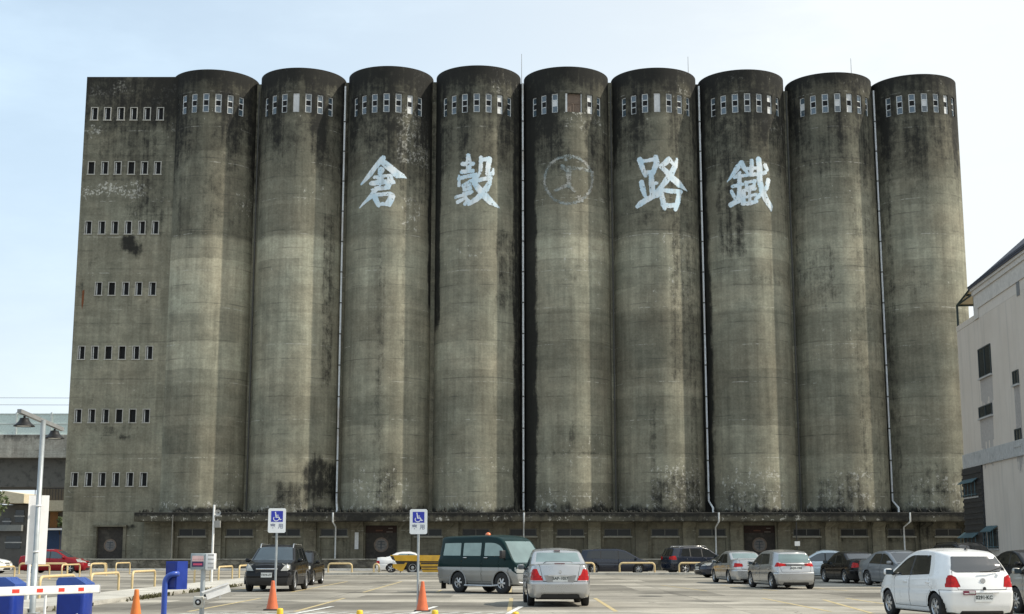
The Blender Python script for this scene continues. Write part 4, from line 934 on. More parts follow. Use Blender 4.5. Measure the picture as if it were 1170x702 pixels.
# yellow stub posts
YP = mat('yellow_post', (.78, .50, .03), .45)
for lab, px, py in (('yellow stub post below the left wheelchair sign', 320, 695), ('yellow stub post midway between the two wheelchair signs', 411, 697), ('yellow stub post just right of the right wheelchair sign cone', 497, 697), ('yellow stub post below the silver sedan left rear wheel', 589, 699)):
    Y = 27.0; x, z = at(px, py, Y); mb = MB(); mb.lathe([(.062, 0), (.062, z-.03), (.05, z-.006), (0, z)], 16); o = mb.build('stub_post', YP); o.location = (x, Y, 0); tag(o, lab, 'bollard', 'yellow stub posts along the front bays')

# ------------------------------------------------------------------ right building
WALLB, t, p = nt('beige_render')
tc = t.nodes.new('ShaderNodeTexCoord').outputs['Object']
c = mixc(t, rng(t, noi(t, tc, .35, 5, .6), .35, .65), (.60, .525, .445), (.65, .575, .495)); c = mixc(t, rng(t, noi(t, tc, 1.0, 4, .6, (2.2, 2.2, .12)), .52, .75, 0, .35), c, (.30, .28, .25))
tv = noi(t, tc, 22, 3); c = scale_c(t, c, mixc(t, rng(t, tv, .3, .7), (.95, .95, .95), (1.04, 1.04, 1.04)))
lk(t, c, p.inputs['Base Color']); p.inputs['Roughness'].default_value = .85; bump(t, p, tv, .2, .01)
GREYB = mat('grey_tile_band', (.47, .46, .44), .6, dirt=((.2, .2, .2), .5)); ROOFT = mat('slate_roof', (.055, .062, .085), .6, var=.3); TEAL = mat('teal_awning', (.07, .13, .15), .5); DKGR = mat('dark_green_steel', (.012, .03, .028), .5); BWIN = mat('dark_window', (.015, .022, .026), .08, ior=1.6); RIB = mat('dark_ribbed_cladding', (.028, .028, .03), .55, var=.3)
STRK = mat('rain_stain', (.42, .385, .355), .9, var=.15)
CX, CY = at(1100, 500, 90)[0], 90.0; da = math.atan2(120, 1582)      # wall runs toward the camera along direction (-sin, -cos)
rb = thing('apartment_building', 'beige rendered apartment building with slate roof at the right edge', 'building', (CX, CY, 0), -da)
# local frame: +x outward right, -y toward camera along the wall; wall plane x=0
def wl(px, py):  # point of the photo on the wall plane -> local (s toward camera, z)
    u = px-585.0; v = 351.0-py; d = np.array([u, F*CT-v*ST]); dz = F*ST+v*CT
    n = np.array([math.cos(da), -math.sin(da)]); k = (n@np.array([CX, CY]))/(n@d); P = d*k
    return -((P[0]-CX)*math.sin(da)+(P[1]-CY)*math.cos(da)), EYE+dz*k
zcorn = wl(1096, 378)[1]; s1, ztop = wl(1113, 338); L = 26.0
mb = MB(); zl = zcorn
mb.box(0, 14, -L, 0, 0, zl-.01); mb.build('lower_storeys', WALLB, rb)
mb = MB(); mb.box(0.003, 14, -L, -s1, zl, ztop); mb.build('upper_storey', mat('warm_beige_render', (.64, .575, .505), .85, var=.05, dirt=((.45, .41, .37), .35)), rb)
mb = MB(); mb.box(-.02, .35, -s1+.002, 0, zl, zl+.35); mb.box(.35, 14, -.3, 0, zl, zl+.35); mb.build('parapet', WALLB, rb)
# pilaster + frieze + cornice
m2 = MB(); mb = m2; mb.box(-.06, 0, -L, -s1, ztop-.95, ztop-.05); mb.box(-.14, 0, -L, -s1+.08, ztop-.05, ztop+.25); mb.box(-.22, 0.0, -L, -s1+.12, ztop+.25, ztop+.5); mb.box(-.08, 0, -s1-.9, -s1, zl, ztop-.95); mb.build('cornice', mat('cream_cornice', (.58, .54, .49), .8, dirt=((.35, .33, .3), .4)), rb)
mb = MB(); zr = ztop+.55; e = .3
mb.add([(-e, -s1+e, zr), (-e, -L-6, zr), (5.5, -L-6, zr+5.2), (5.5, -s1-6.5, zr+5.2), (12, -s1+e, zr), (12, -L-6, zr), (-e, -s1+e, zr-.14), (-e, -L-6, zr-.14), (12, -s1+e, zr-.14), (12, -L-6, zr-.14)], [(0, 1, 2, 3), (0, 3, 4), (4, 3, 2, 5), (0, 6, 7, 1), (6, 8, 9, 7), (0, 4, 8, 6)])
for k in range(40):
    a = k/40; x = -e+a*6.25; z = zr+a*5.2; mb.box(x-.03, x+.05, -L-6, -s1+e-a*7, z-.03, z+.03)
mb.build('roof', ROOFT, rb)
bz0 = wl(1099, 537)[1]; bz1 = wl(1099, 521)[1]; mb = MB(); mb.box(-.1, 0, -L, 0, bz0, bz1)
for k in range(60): mb.box(-.115, -.1, -L+k*.43, -L+k*.43+.2, bz0+.05, bz1-.05)
mb.build('tile_band', GREYB, rb)
def win(x0, x1, y0, y1, stain=None, awn=False):
    sa, z1 = wl(x0, y0); sb, _ = wl(x1, y0); z0 = wl(x0, y1)[1]
    mb = MB(); y0_, y1_ = -sb, -sa
    mb.box(-.035, .0, y0_, y1_, z0, z1, 0); f = .07
    for a, b, c_, d_ in ((y0_-.0, y0_+f, z0, z1), (y1_-f, y1_, z0, z1), (y0_+f, y1_-f, z0, z0+f), (y0_+f, y1_-f, z1-f, z1), ((y0_+y1_)/2-.03, (y0_+y1_)/2+.03, z0+f, z1-f)): mb.box(-.075, -.036, a, b, c_, d_, 1)
    mb.box(-.14, .0, y0_-.08, y1_+.08, z0-.1, z0-.003, 2)
    o = mb.build('window', [BWIN, mat('dark_frame', (.05, .06, .06), .5), GREYB], rb)
    if awn:
        m2 = MB(); m2.add([(-.04, y0_-.1, z1+.25), (-.04, y1_+.1, z1+.25), (-.48, y1_+.1, z1-.08), (-.48, y0_-.1, z1-.08), (-.04, y0_-.1, z1+.2), (-.04, y1_+.1, z1+.2), (-.48, y1_+.1, z1-.13), (-.48, y0_-.1, z1-.13)], [(0, 1, 2, 3), (7, 6, 5, 4), (0, 3, 7, 4), (3, 2, 6, 7), (2, 1, 5, 6)])
        for k in range(5): m2.tube([(-.3, y0_+k*(y1_-y0_)/4, z0), (-.3, y0_+k*(y1_-y0_)/4, z1)], .025, 5)
        m2.tube([(-.3, y0_, z0+.1), (-.3, y1_, z0+.1)], .025, 5); m2.tube([(-.3, y0_, z0+.1), (0, y0_, z0+.1)], .025, 5); m2.tube([(-.3, y1_, z0+.1), (0, y1_, z0+.1)], .025, 5)
        m2.build('awning', TEAL, o)
    if stain:
        m2 = MB(); rs = random.Random(x0)
        for k in range(12):
            yy = y0_+(k+.2)*(y1_-y0_)/12; m2.box(-.006-.0004*k, -.003, yy, yy+(y1_-y0_)/16, z0-.1-stain*rs.uniform(.4, 1), z0-.1)
        m2.build('rain_stain', STRK, rb)
win(1118, 1132, 400, 434, 2.8); win(1119, 1134, 466, 479, 3.2); win(1157.5, 1164, 425, 441, 3.5); win(1160, 1167, 491, 510, 1.5); vent = wl(1161, 320), wl(1165.5, 337); mb = MB(); mb.box(-.03, 0, -vent[1][0], -vent[0][0], vent[1][1], vent[0][1]); mb.build('vent_slot', mat('grey_vent', (.2, .2, .2), .7), rb)
sa, z1 = wl(1101, 537.5); sb, _ = wl(1123, 537.5); mb = MB(); z0 = 0.3
mb.box(-.1, -.002, -sb, -sa+.0, z0, bz0-.003)
for k in range(int((bz0-z0)/.35)): mb.box(-.16, -.1, -sb, -sa, z0+k*.35, z0+k*.35+.16)
mb.build('ribbed_panel', RIB, rb)
win(1103, 1119, 552, 569, None, True); win(1103, 1120, 613, 627, None, True); win(1129, 1140, 606, 627, None, True)
# terrace pergola at the rear corner
tz = zl+.35; mb = MB(); W_ = 3.2
def bar(a, b, w_=.07): mb.tube([a, b], w_, 6)
bar((.06, -.2, tz), (.06, -.2, tz+1.4)); bar((.06, -s1+.3, tz+1.4), (.06, -.2, tz+1.4), .06); bar((.06, -s1+.3, tz), (.06, -s1+.3, tz+1.95)); bar((.06, -.2, tz+1.4), (.06, -s1+.3, tz+1.95), .07)
bar((W_, -.2, tz), (W_, -.2, tz+1.4)); bar((.06, -.2, tz+1.4), (W_, -.2, tz+1.4)); bar((W_, -.2, tz+1.4), (W_, -s1, tz+1.95)); bar((.06, -s1/2, tz+1.68), (W_, -s1/2, tz+1.68))
mb.build('pergola_frame', DKGR, rb)
mb = MB(); mb.add([(.1, -.2, tz+1.45), (W_, -.2, tz+1.45), (W_, -s1, tz+1.99), (.1, -s1, tz+1.99)], [(0, 1, 2, 3)]); mb.add([(.1, -.2, tz+1.49), (W_, -.2, tz+1.49), (W_, -s1, tz+2.05), (.1, -s1, tz+2.05)], [(0, 1, 2, 3)]); mb.build('pergola_roof', mat('yellowed_panel', (.45, .40, .27), .5), rb)

# ------------------------------------------------------------------ left background
VI = concrete('viaduct_concrete', (.36, .345, .31)); YV = 150.0
def zx(py, Y=YV): return at(40, py, Y)[1]
v = thing('railway_viaduct', 'raised concrete railway viaduct with pale green noise barrier behind the granary', 'viaduct', (-60, YV, 0))
zA, zB, zC = zx(497), zx(523), zx(556)
mb = MB(); xs = np.arange(-130, 40.1, 1.0); zs = np.linspace(zB, zA, 8)
for x in xs:
    for z in zs: mb.v.append((x, YV, z))
    mb.v.append((x, YV+3, zA)); mb.v.append((x, YV+3, zB))
n_ = 10
for k in range(len(xs)-1):
    for a in range(n_): mb.f.append((k*n_+a, k*n_+n_+a, k*n_+n_+(a+1) % n_, k*n_+(a+1) % n_)); mb.m.append(0); mb.sm.append(False)
V = np.array(mb.v); nn = np.array([noise.noise(Vector((x*.9, 3, z*.15))) for x, y, z in V])
mb.build('girder', VI, v, (-60, YV, 0), attrs={'tint': 1+.1*nn, 'black': np.clip(.12+.55*nn+.4*sstep(zB+1, zA, V[:, 2]), 0, 1), 'white': np.full(len(V), .2)}, uvs=np.stack([V[:, 0], V[:, 2]], 1))
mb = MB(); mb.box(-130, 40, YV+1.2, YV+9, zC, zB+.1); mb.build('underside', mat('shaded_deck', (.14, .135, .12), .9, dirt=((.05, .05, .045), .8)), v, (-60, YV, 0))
mb = MB()
for x in (-100, -75, -20, 10): mb.box(x-1.2, x+1.2, YV+2, YV+5, 0, zC)
mb.build('pier', VI, v, (-60, YV, 0), attrs={'tint': [.8]*len(mb.v), 'black': [.3]*len(mb.v), 'white': [.1]*len(mb.v)}, uvs=[(x, z) for x, y, z in mb.v])
zT = zx(472); mb = MB(); mb.box(-130, 40, YV+.5, YV+.6, zA, zT, 0)
for k in range(45):
    x = -130+k*3.8; mb.box(x, x+.18, YV+.4, YV+.5, zA, zT+.1, 1)
for z in (zA+.02, (zA+zT)/2, zT-.12): mb.box(-130, 40, YV+.44, YV+.497, z, z+.09, 1)
mb.build('noise_barrier', [mat('pale_mint_panel', (.62, .72, .67), .3), mat('pale_steel', (.58, .62, .60), .5)], v, (-60, YV, 0))
for lab, py in (('upper thin overhead railway wire left of the granary', 453), ('lower thin overhead railway wire left of the granary', 461)):
    z = zx(py, 152); mb = MB(); mb.tube([(-130, 152, z), (0, 152, z-.3)], .03, 4); tag(mb.build('overhead_wire', mat('wire_grey', (.2, .2, .2), .5)), lab, 'wire', 'overhead railway wires')
# house and shop below
YH = 133.0
def hx(px): return at(px, 600, YH)[0]
def hz_(py): return at(40, py, YH)[1]
h = thing('house', 'old house with cream roof and dark windows under the viaduct', 'house', (hx(12), YH, 0)); HO = (hx(12), YH, 0)
mb = MB(); mb.box(hx(-60), hx(35), YH, YH+8, 0, hz_(577)); mb.build('wall', mat('grey_house_wall', (.13, .125, .115), .9, dirt=((.04, .04, .04), .6)), h, HO)
mb = MB(); mb.prism([(hx(3), hz_(576)), (hx(36), hz_(576)), (hx(36), hz_(566)), (hx(11), hz_(562))], YH-2.5, YH+6); mb.build('roof', mat('cream_roof', (.66, .58, .42), .7, dirt=((.45, .38, .22), .5)), h, HO)
for (a, b, c_, d_) in ((4, 12, 592, 600), (17, 27, 583, 597), (8, 25, 613, 627)):
    mb = MB(); mb.box(hx(a), hx(b), YH-.06, YH-.01, hz_(d_), hz_(c_)); mb.box(hx(a)-.1, hx(b)+.1, YH-.1, YH-.061, hz_((c_+d_)/2)-.05, hz_((c_+d_)/2)+.05, 1); mb.build('window', [BWIN, mat('pale_grey', (.45, .45, .44), .5)], h, HO)
mb = MB(); mb.box(hx(-20), hx(27), YH-.6, YH-.1, hz_(607), hz_(600)); mb.build('ledge', mat('grey_ledge', (.24, .25, .24), .8), h, HO)
sh = thing('shop_house', 'shop house with dark balcony, cream band and blue roller shutter beside the granary tower', 'shop', (hx(60), YH, 0)); SO = (hx(60), YH, 0)
mb = MB(); mb.box(hx(36), hx(110), YH+1, YH+8, 0, hz_(556)); mb.build('wall', mat('dim_shop_wall', (.10, .085, .065), .9, dirt=((.03, .03, .03), .6)), sh, SO)
mb = MB(); mb.box(hx(36), hx(110), YH-.2, YH+.99, hz_(584), hz_(572)); mb.build('fascia', mat('cream_fascia', (.42, .38, .28), .8), sh, SO)
mb = MB(); z0, z1 = hz_(572), hz_(558)
for k in range(30): mb.tube([(hx(38)+k*.28, YH, z0), (hx(38)+k*.28, YH, z1)], .035, 4)
mb.tube([(hx(36), YH, z1), (hx(110), YH, z1)], .06, 5); mb.build('balcony_railing', BLK, sh, SO)
mb = MB(); mb.box(hx(50), hx(69), YH+.7, YH+.95, 0, hz_(606))
for k in range(14): mb.box(hx(50), hx(69), YH+.66, YH+.7, .1+k*.22, .1+k*.22+.11)
mb.build('shutter', mat('blue_shutter', (.015, .05, .14), .5), sh, SO)
mb = MB(); mb.box(hx(44), hx(76), YH-1.2, YH+.95, hz_(606), hz_(604)); mb.build('canopy', WHITEP, sh, SO)
mb = MB(); mb.box(hx(53), hx(62), YH+.9, YH+.98, hz_(603), hz_(585)); mb.box(hx(52), hx(66), YH+.86, YH+.99, hz_(585), hz_(584.2), 1); mb.build('orange_board', [mat('orange_wood', (.22, .10, .03), .8), mat('pale_wood', (.3, .22, .1), .8)], sh, SO)
LEAF = mat('leaf_green', (.06, .085, .022), .6, var=.5)
def leafy(name, label, cat, x, y, z0, r, n, trunk, seed, h=None):
    t_ = thing(name, label, cat, (x, y, 0)); rs = random.Random(seed); mb = MB()
    for k in range(n):
        d = Vector((rs.gauss(0, 1), rs.gauss(0, 1), rs.gauss(0, 1))).normalized()*r*rs.uniform(.45, 1); d.z *= .8
        if noise.noise(d*1.3) < -.12: continue
        c = Vector((0, 0, z0))+d; s = rs.uniform(.08, .2); a = Vector((rs.gauss(0, 1), rs.gauss(0, 1), rs.gauss(0, 1))).normalized(); b = a.orthogonal().normalized()
        mb.add([c-a*s, c-b*s*.5, c+a*s, c+b*s*.5], [(0, 1, 2, 3)])
    mb.build('crown', LEAF, t_, fix=False)
    mb = MB(); mb.tube([(0, 0, 0), (.1, 0, z0*.5), (0, 0, z0)], [trunk, trunk*.8, trunk*.4], 8)
    for k in range(5): a = k*1.3; mb.tube([(0, 0, z0*.7), (math.cos(a)*r*.6, math.sin(a)*r*.6, z0+r*.4)], [trunk*.4, trunk*.1], 5)
    mb.build('trunk', mat('bark', (.07, .055, .04), .9), t_)
leafy('tree', 'green tree at the left picture edge in front of the house', 'tree', at(-12, 575, 125)[0], 125, at(0, 575, 125)[1], 1.7, 2600, .14, 4)
leafy('potted_plant', 'small leafy plant on the shop balcony beside the granary tower', 'plant', hx(70), YH-.4, hz_(596), .55, 500, .05, 8)
# ------------------------------------------------------------------ vehicles
TYRE = mat('tyre_rubber', (.018, .018, .018), .8); ALLOY = mat('alloy_rim', (.50, .51, .52), .3, .8, var=.06); WELL = mat('black_underside', (.008, .008, .008), .9)
TINT = mat('tinted_glass', (.008, .010, .011), .04, ior=1.7, var=.05); GLASSB = mat('bluish_car_glass', (.03, .045, .055), .05, ior=1.9, var=.15, scale=1.5); GLASST = mat('teal_reflection_glass', (.13, .19, .19), .06, ior=1.9, var=.15, scale=1.5); GLASSG = mat('pale_curtain_glass', (.23, .32, .295), .07, ior=1.7, var=.12, scale=2.5)  # pale teal base colour stands in for reflections in the glass
REDL = mat('red_tail_lens', (.40, .006, .006), .2, coat=.25, var=.3, scale=14, spec=.2); CLEARL = mat('clear_lens', (.40, .40, .37), .15, .2, coat=.4, var=.15, scale=8); AMBER = mat('amber_lens', (.75, .25, .03), .15, coat=1)
CHROME = mat('chrome', (.6, .6, .6), .15, .9); PLATE = mat('plate_white', (.70, .71, .69), .4, var=.04); PLINK = mat('plate_ink', (.02, .03, .025), .5); TRIM = mat('black_trim', (.02, .02, .021), .55)
def paint(name, col, metal=0, rough=.3, coat=.7, spec=.4): return mat(name, col, rough, metal, coat, var=.04, scale=3, spec=spec)
P_WHITE = paint('white_car_paint', (.80, .80, .79)); P_SILVER = paint('silver_car_paint', (.46, .465, .465), .75, .30); P_BLACK = paint('black_car_paint', (.008, .008, .009), 0, .3, .35, .12); P_NAVY = paint('navy_car_paint', (.009, .014, .028), 0, .25, .8, .3); P_RED = paint('maroon_car_paint', (.24, .006, .012), .1, .3, .5, .2)
P_GREY = paint('grey_car_paint', (.24, .255, .27), .5, .33); P_GREEN = paint('dark_green_car_paint', (.006, .023, .023), 0, .35, .12, .08); P_CHAMP = paint('champagne_car_paint', (.36, .35, .32), .5, .35); P_PALE = paint('pale_blue_car_paint', (.55, .62, .66), .3, .3); P_VSIL = paint('van_silver_paint', (.29, .29, .275), .5, .38); GLASSR = mat('dark_rear_glass', (.012, .015, .017), .05, ior=2.3, var=.05)

def interp(tab, x): return np.interp(x, [a for a, b in tab], [b for a, b in tab])
def smooth_tab(tab, L, w_=.09):
    xs = np.linspace(0, L, 400); ys = interp(tab, xs); n = max(1, int(w_/(L/399))); k = np.hanning(2*n+3); k /= k.sum()
    pad = len(k)//2; yp = np.concatenate([np.full(pad, ys[0])+np.arange(-pad, 0)*(ys[1]-ys[0]), ys, np.full(pad, ys[-1])+np.arange(1, pad+1)*(ys[-1]-ys[-2])])
    return list(zip(xs, np.convolve(yp, k, 'valid')))
TYPES = {
 'sedan': dict(top=[(0, .46), (.02, .50), (.1, .58), (.24, .655), (.42, .945), (.50, 1.0), (.62, .99), (.70, .95), (.845, .735), (.93, .735), (.985, .715), (1, .69)], rx=[(0, .14), (.22, .02), (.42, 0), (.52, .03), (.72, .09), (1, .1)], fx=[(0, .16), (.2, .03), (.33, 0), (.46, .07), (.56, .18), (1, .2)], belt=(.60, .655), B=.515, C=.735, ck=.9, fo=.2, wb=.58),
 'hatch': dict(top=[(0, .47), (.03, .53), (.12, .62), (.22, .68), (.40, .93), (.47, .98), (.55, 1.0), (.66, .998), (.8, .975), (.92, .93), (1, .90)], rx=[(0, .16), (.22, .02), (.42, 0), (.5, .03), (.62, .08), (.78, .20), (.93, .38), (1, .45)], fx=[(0, .16), (.2, .03), (.33, 0), (.46, .08), (.56, .2), (1, .25)], belt=(.60, .665), B=.52, C=.785, ck=.45, fo=.20, wb=.655),
 'suv': dict(top=[(0, .5), (.02, .56), (.1, .61), (.25, .66), (.41, .94), (.5, 1.0), (.8, .985), (.93, .95), (1, .93)], rx=[(0, .2), (.22, .03), (.40, 0), (.5, .02), (.62, .05), (.93, .28), (1, .32)], fx=[(0, .2), (.2, .04), (.33, 0), (.5, .05), (.6, .16), (1, .2)], belt=(.605, .65), B=.52, C=.86, ck=.4, fo=.2, wb=.6),
 'mpv': dict(top=[(0, .40), (.03, .46), (.1, .53), (.17, .59), (.37, .93), (.49, 1.0), (.8, .985), (.95, .95), (1, .93)], rx=[(0, .16), (.22, .02), (.42, 0), (.5, .02), (.62, .05), (.93, .25), (1, .3)], fx=[(0, .16), (.2, .03), (.3, 0), (.42, .1), (.52, .25), (1, .3)], belt=(.56, .62), B=.47, C=.9, ck=.3, fo=.2, wb=.6),
 'van': dict(top=[(0, .46), (.012, .51), (.045, .56), (.155, .86), (.20, .94), (.26, .982), (.38, 1.0), (.95, .985), (1, .97)], rx=[(0, .1), (.22, .02), (.4, 0), (.5, .02), (.9, .14), (1, .17)], fx=[(0, .14), (.15, .02), (.25, 0), (.4, .03), (.5, .07), (1, .1)], belt=(.645, .645), B=.43, C=.94, ck=.1, fo=.17, wb=.545),
}
def make_car(name, label, kind, L, W, H, pos, head, p1, glass=TINT, rear_glass=None, p2=None, split=None, wr=.31, plate_r=None, plate_f=None, grp='cars parked in the lot', cat='car', tail=None, gc=.17, rims=ALLOY, spokes=5, rimr=.66, rails=None, fog=True, arch_trim=None, hl=None, tumble=.30, lower=None, front_glass=None, taper_f=.72, taper_r=.84):
    T = TYPES[kind]
    t_ = thing(name, label, cat, (pos[0], pos[1], 0), head, grp)
    top = smooth_tab([(a*L, b*H) for a, b in T['top']], L); rx = [(a*H, b) for a, b in T['rx']]; fx = [(a*H, b) for a, b in T['fx']]
    b0, b1 = T['belt'][0]*H, T['belt'][1]*H
    belt = lambda x: np.interp(x, [L*.15, L*.95], [b0, b1])
    fo, wb = T['fo']*L, T['wb']*L; xw = (fo, fo+wb); Ra = wr+.045
    zb = gc; zs = gc+.02
    N = int(L/.045); NL, NU_, NA, NR = 20, 12, 4, 8
    def wid(x):
        f = 1.0
        lf = .22*L; lr = .17*L
        if x < lf: f = 1-(1-taper_f)*((lf-x)/lf)**2.6
        if x > L-lr: f = 1-(1-taper_r)*((x-(L-lr))/lr)**2.6
        return f*W/2
    bul = [(-.2, .90), (0, .935), (.12, .965), (.3, .995), (.5, 1.0), (.62, .985), (.68, .992), (.9, .975), (1.0, .94), (1.5, .94)]
    rows = None; P = []; kinds = []
    for iu in range(N+1):
        u = iu/N; ring = []
        zt = H*.9
        for _ in range(8):
            xt = interp(fx, zt)+u*(L-interp(rx, zt)-interp(fx, zt)); zt = .5*zt+.5*float(interp(top, xt))
        xt = float(interp(fx, zt)+u*(L-interp(rx, zt)-interp(fx, zt))); zt = float(interp(top, xt))
        def X(z): return float(interp(fx, z)+u*(L-interp(rx, z)-interp(fx, z)))
        bl = float(belt(X(zt*.8))); w_ = wid(X(.5*H))
        zsh = min(bl, zt-.085)
        def Yw(z):
            r_ = (z-zs)/(bl-zs)
            if r_ <= 1: return w_*float(interp(bul, r_))
            return w_*.94-(z-bl)*tumble
        for f in (0, .45, .86): ring.append((X(zb), w_*f*.95, zb))
        for k in range(NL+1): z = zs+(zsh-zs)*k/NL; ring.append((X(z), Yw(z), z))
        rc = min(.10, (zt-zsh)*.62); ze = zt-rc
        for k in range(1, NU_+1): z = zsh+(ze-zsh)*k/NU_; ring.append((X(z), Yw(z), z))
        ye = Yw(ze)
        for k in range(1, NA+1):
            a = k/NA*math.pi/2; z = ze+rc*math.sin(a); ring.append((X(z), ye-rc*1.25*(1-math.cos(a)), z))
        yt = ring[-1][1]; cr = .035*min(1, (zt/H))
        for k in range(1, NR+1):
            y = yt*(1-k/NR); ring.append((X(zt), y, zt+cr*(1-(y/yt)**2)))
        P.append(ring)
    J = len(P[0]); ST_, EN = 3, J
    verts = []; vid = {}
    def V(key, co):
        if key not in vid: vid[key] = len(verts); verts.append(list(co))
        return vid[key]
    def gv(iu, j, s):
        x, y, z = P[iu][j]
        if j in (0, J-1): s = 0; y = 0
        return V((iu, j, s), (x, s*y, z))
    faces = []; fk = []; fj = []
    def kd(j):
        if j < 3: return 'bottom'
        if j < 3+NL+NU_+1: return 'side'
        return 'top'
    for iu in range(N):
        for j in range(J-1):
            for s in (1, -1):
                q = [gv(iu, j, s), gv(iu+1, j, s), gv(iu+1, j+1, s), gv(iu, j+1, s)]
                if s < 0: q = q[::-1]
                faces.append(q); fk.append(kd(j)); fj.append(j)
    NC = 28
    for iu, nm, bulge in ((0, 'front', -.13), (N, 'rear', .07)):
        def cv(j, k):
            x, y, z = P[iu][j]
            if k == 0: return gv(iu, j, 1)
            if k == NC: return gv(iu, j, -1)
            if j in (0, J-1): return gv(iu, j, 1)
            f = 1-2*k/NC; y0 = y; 
            return V((iu, j, 'c', k), (x+bulge*(1-f*f)*min(1, y0/.3), y0*f, z+(0 if j < J-NR else 0)))
        for j in range(J-1):
            for k in range(NC):
                q = []
                for v in (cv(j, k), cv(j, k+1), cv(j+1, k+1), cv(j+1, k)):
                    if v not in q: q.append(v)
                if len(q) < 3: continue
                faces.append(q if iu else q[::-1]); fk.append(nm); fj.append(j)
    jsplit = min(range(J), key=lambda j: abs(P[N//2][j][2]-(split or 0))) if split else 0
    A = np.array(verts); cen = np.array([A[f].mean(0) for f in faces]); fk = np.array(fk)
    X_, Y_, Z_ = cen[:, 0], cen[:, 1], cen[:, 2]; aY = np.abs(Y_)
    reg = np.full(len(faces), -1); polys = []; names = []
    def region(nm, kinds_, ax, poly, sides=(0,), xr=(-9, 99), ymin=-1):
        for s in sides:
            a, b = {'xz': (X_, Z_), 'yz': (Y_ if s == 0 else aY, Z_)}[ax]
            m = inpoly(a, b, poly) & np.isin(fk, kinds_) & (reg == -1) & (X_ > xr[0]) & (X_ < xr[1]) & (aY > ymin)
            if s: m &= (Y_*s > 0)
            reg[m] = len(names); names.append((nm, s)); polys.append((ax, poly, s))
    circ = lambda cx, cz, r, n=36: [(cx+r*math.cos(2*math.pi*k/n), cz+r*math.sin(2*math.pi*k/n)) for k in range(n)]
    for x in xw: region('hole', ('side', 'bottom'), 'xz', circ(x, wr, Ra), (1, -1))
    # side windows
    tx = lambda x: float(interp(top, x))
    xs = np.linspace(0, L, 300)
    mrg = .105 if kind != 'van' else .235
    lim = [(x, min(tx(x)-mrg, H-mrg-.02)) for x in xs]
    xB, xC = T['B']*L, T['C']*L
    xA = next(x for x, z in lim if z > belt(x)+.05)
    bb = lambda x: float(belt(x))+.012
    def wpoly(x0, x1, zcut=None, ck=0):
        up = []
        for x in np.linspace(x0, x1, 14):
            z = min(tx(x)-mrg, H-mrg-.02)
            if z > bb(x)+.01: up.append((x, z))
        if ck: up = [(x-0, z) for x, z in up if x < x1-ck*(z-bb(x))*1.0]+[(x1-ck*(up[-1][1]-bb(x1)), up[-1][1]), (x1, bb(x1)+.02)]
        return [(x1, bb(x1)), (x0, bb(x0))]+up
    wins = [(xA+.02, xB-.035, 0)]
    if kind in ('suv', 'mpv'):
        xD = L*.705; wins += [(xB+.035, xD-.03, 0), (xD+.03, xC, T['ck'])]
    elif kind == 'van': wins = [(xA+.12, L*.39, 0), (L*.435, L*.66, 0), (L*.695, L*.925, T['ck'])]
    else: wins += [(xB+.035, xC, T['ck'])]
    for a, b, c_ in wins: region('side_window', ('side', 'top'), 'xz', wpoly(a, b, None, c_), (1, -1))
    if kind != 'van':
        for (a, b, _), (a2, b2, _) in zip(wins[:-1], wins[1:]): region('pillar_trim', ('side', 'top'), 'xz', wpoly(b-.002, a2+.002), (1, -1))
    # screens
    yb = W/2*.94
    cow = bb(L*.24) if kind != 'van' else .53*H; PIL = None
    gy = lambda z: yb-(z-b1)*tumble-.115
    zlo = (T['top'][3][1]*H if kind != 'van' else .52*H)+.03; zhi = H-.085 if kind != 'van' else H*.9
    region('windscreen', ('top', 'front'), 'yz', [(-gy(zlo), zlo), (gy(zlo), zlo), (gy(zhi), zhi), (-gy(zhi), zhi)], (0,), (0, L*.5))
    if kind == 'sedan':
        zl2 = T['top'][8][1]*H+.055; zh2 = H-.10
        region('rear_window', ('top',), 'yz', [(-gy(zl2)+.02, zl2), (gy(zl2)-.02, zl2), (gy(zh2), zh2), (-gy(zh2), zh2)], (0,), (L*.6, L*.86))
    else:
        zl2 = b1+.03 if kind != 'van' else .55*H; zh2 = H*.93-.04 if kind != 'van' else H*.85; g2 = lambda z: (yb-(z-b1)*tumble)*taper_r-.015
        region('rear_window', ('rear', 'top'), 'yz', [(-g2(zl2), zl2+.05), (-g2(zl2)+.08, zl2), (g2(zl2)-.08, zl2), (g2(zl2), zl2+.05), (g2(zh2), zh2), (-g2(zh2), zh2)], (0,), (L*.8, L+1))
    # lamps
    tl = tail or dict(y=[(.50, .50), (.80, .53), (.9, .70), (.62, .70)], x=.22)
    hw = W/2*taper_r
    region('tail_light', ('rear',), 'yz', [(a*hw, b*H) for a, b in tl['y']], (1, -1)); zz_ = [b*H for a, b in tl['y']]
    region('tail_light', ('side', 'top'), 'xz', [(L-tl['x']*.85, max(zz_)), (L+.2, max(zz_)), (L+.2, min(zz_)), (L-tl['x'], min(zz_))], (1, -1), (L*.8, 99), .8*hw)
    hf = W/2*taper_f
    h_ = hl or dict(y=[(.42, .44), (.98, .45), (1.02, .52), (.70, .525)], x=.42)
    region('headlight', ('front',), 'yz', [(a*hf, b*H) for a, b in h_['y']], (1, -1)); zz_ = [b*H for a, b in h_['y']]
    region('headlight', ('side', 'top'), 'xz', [(-.2, min(zz_)), (h_['x']*.7, min(zz_)+.05), (h_['x'], max(zz_)+.06), (-.2, max(zz_)-.01)], (1, -1), (-1, L*.3), min(a for a, b in h_['y'])*hf)
    region('grille', ('front',), 'yz', [(-.36*hf, .40*H), (.36*hf, .40*H), (.40*hf, .475*H), (-.40*hf, .475*H)], (0,))
    region('lower_grille', ('front',), 'yz', [(-.6*hf, gc+.05), (.6*hf, gc+.05), (.52*hf, gc+.17), (-.52*hf, gc+.17)], (0,))
    lw = lower if lower is not None else .05
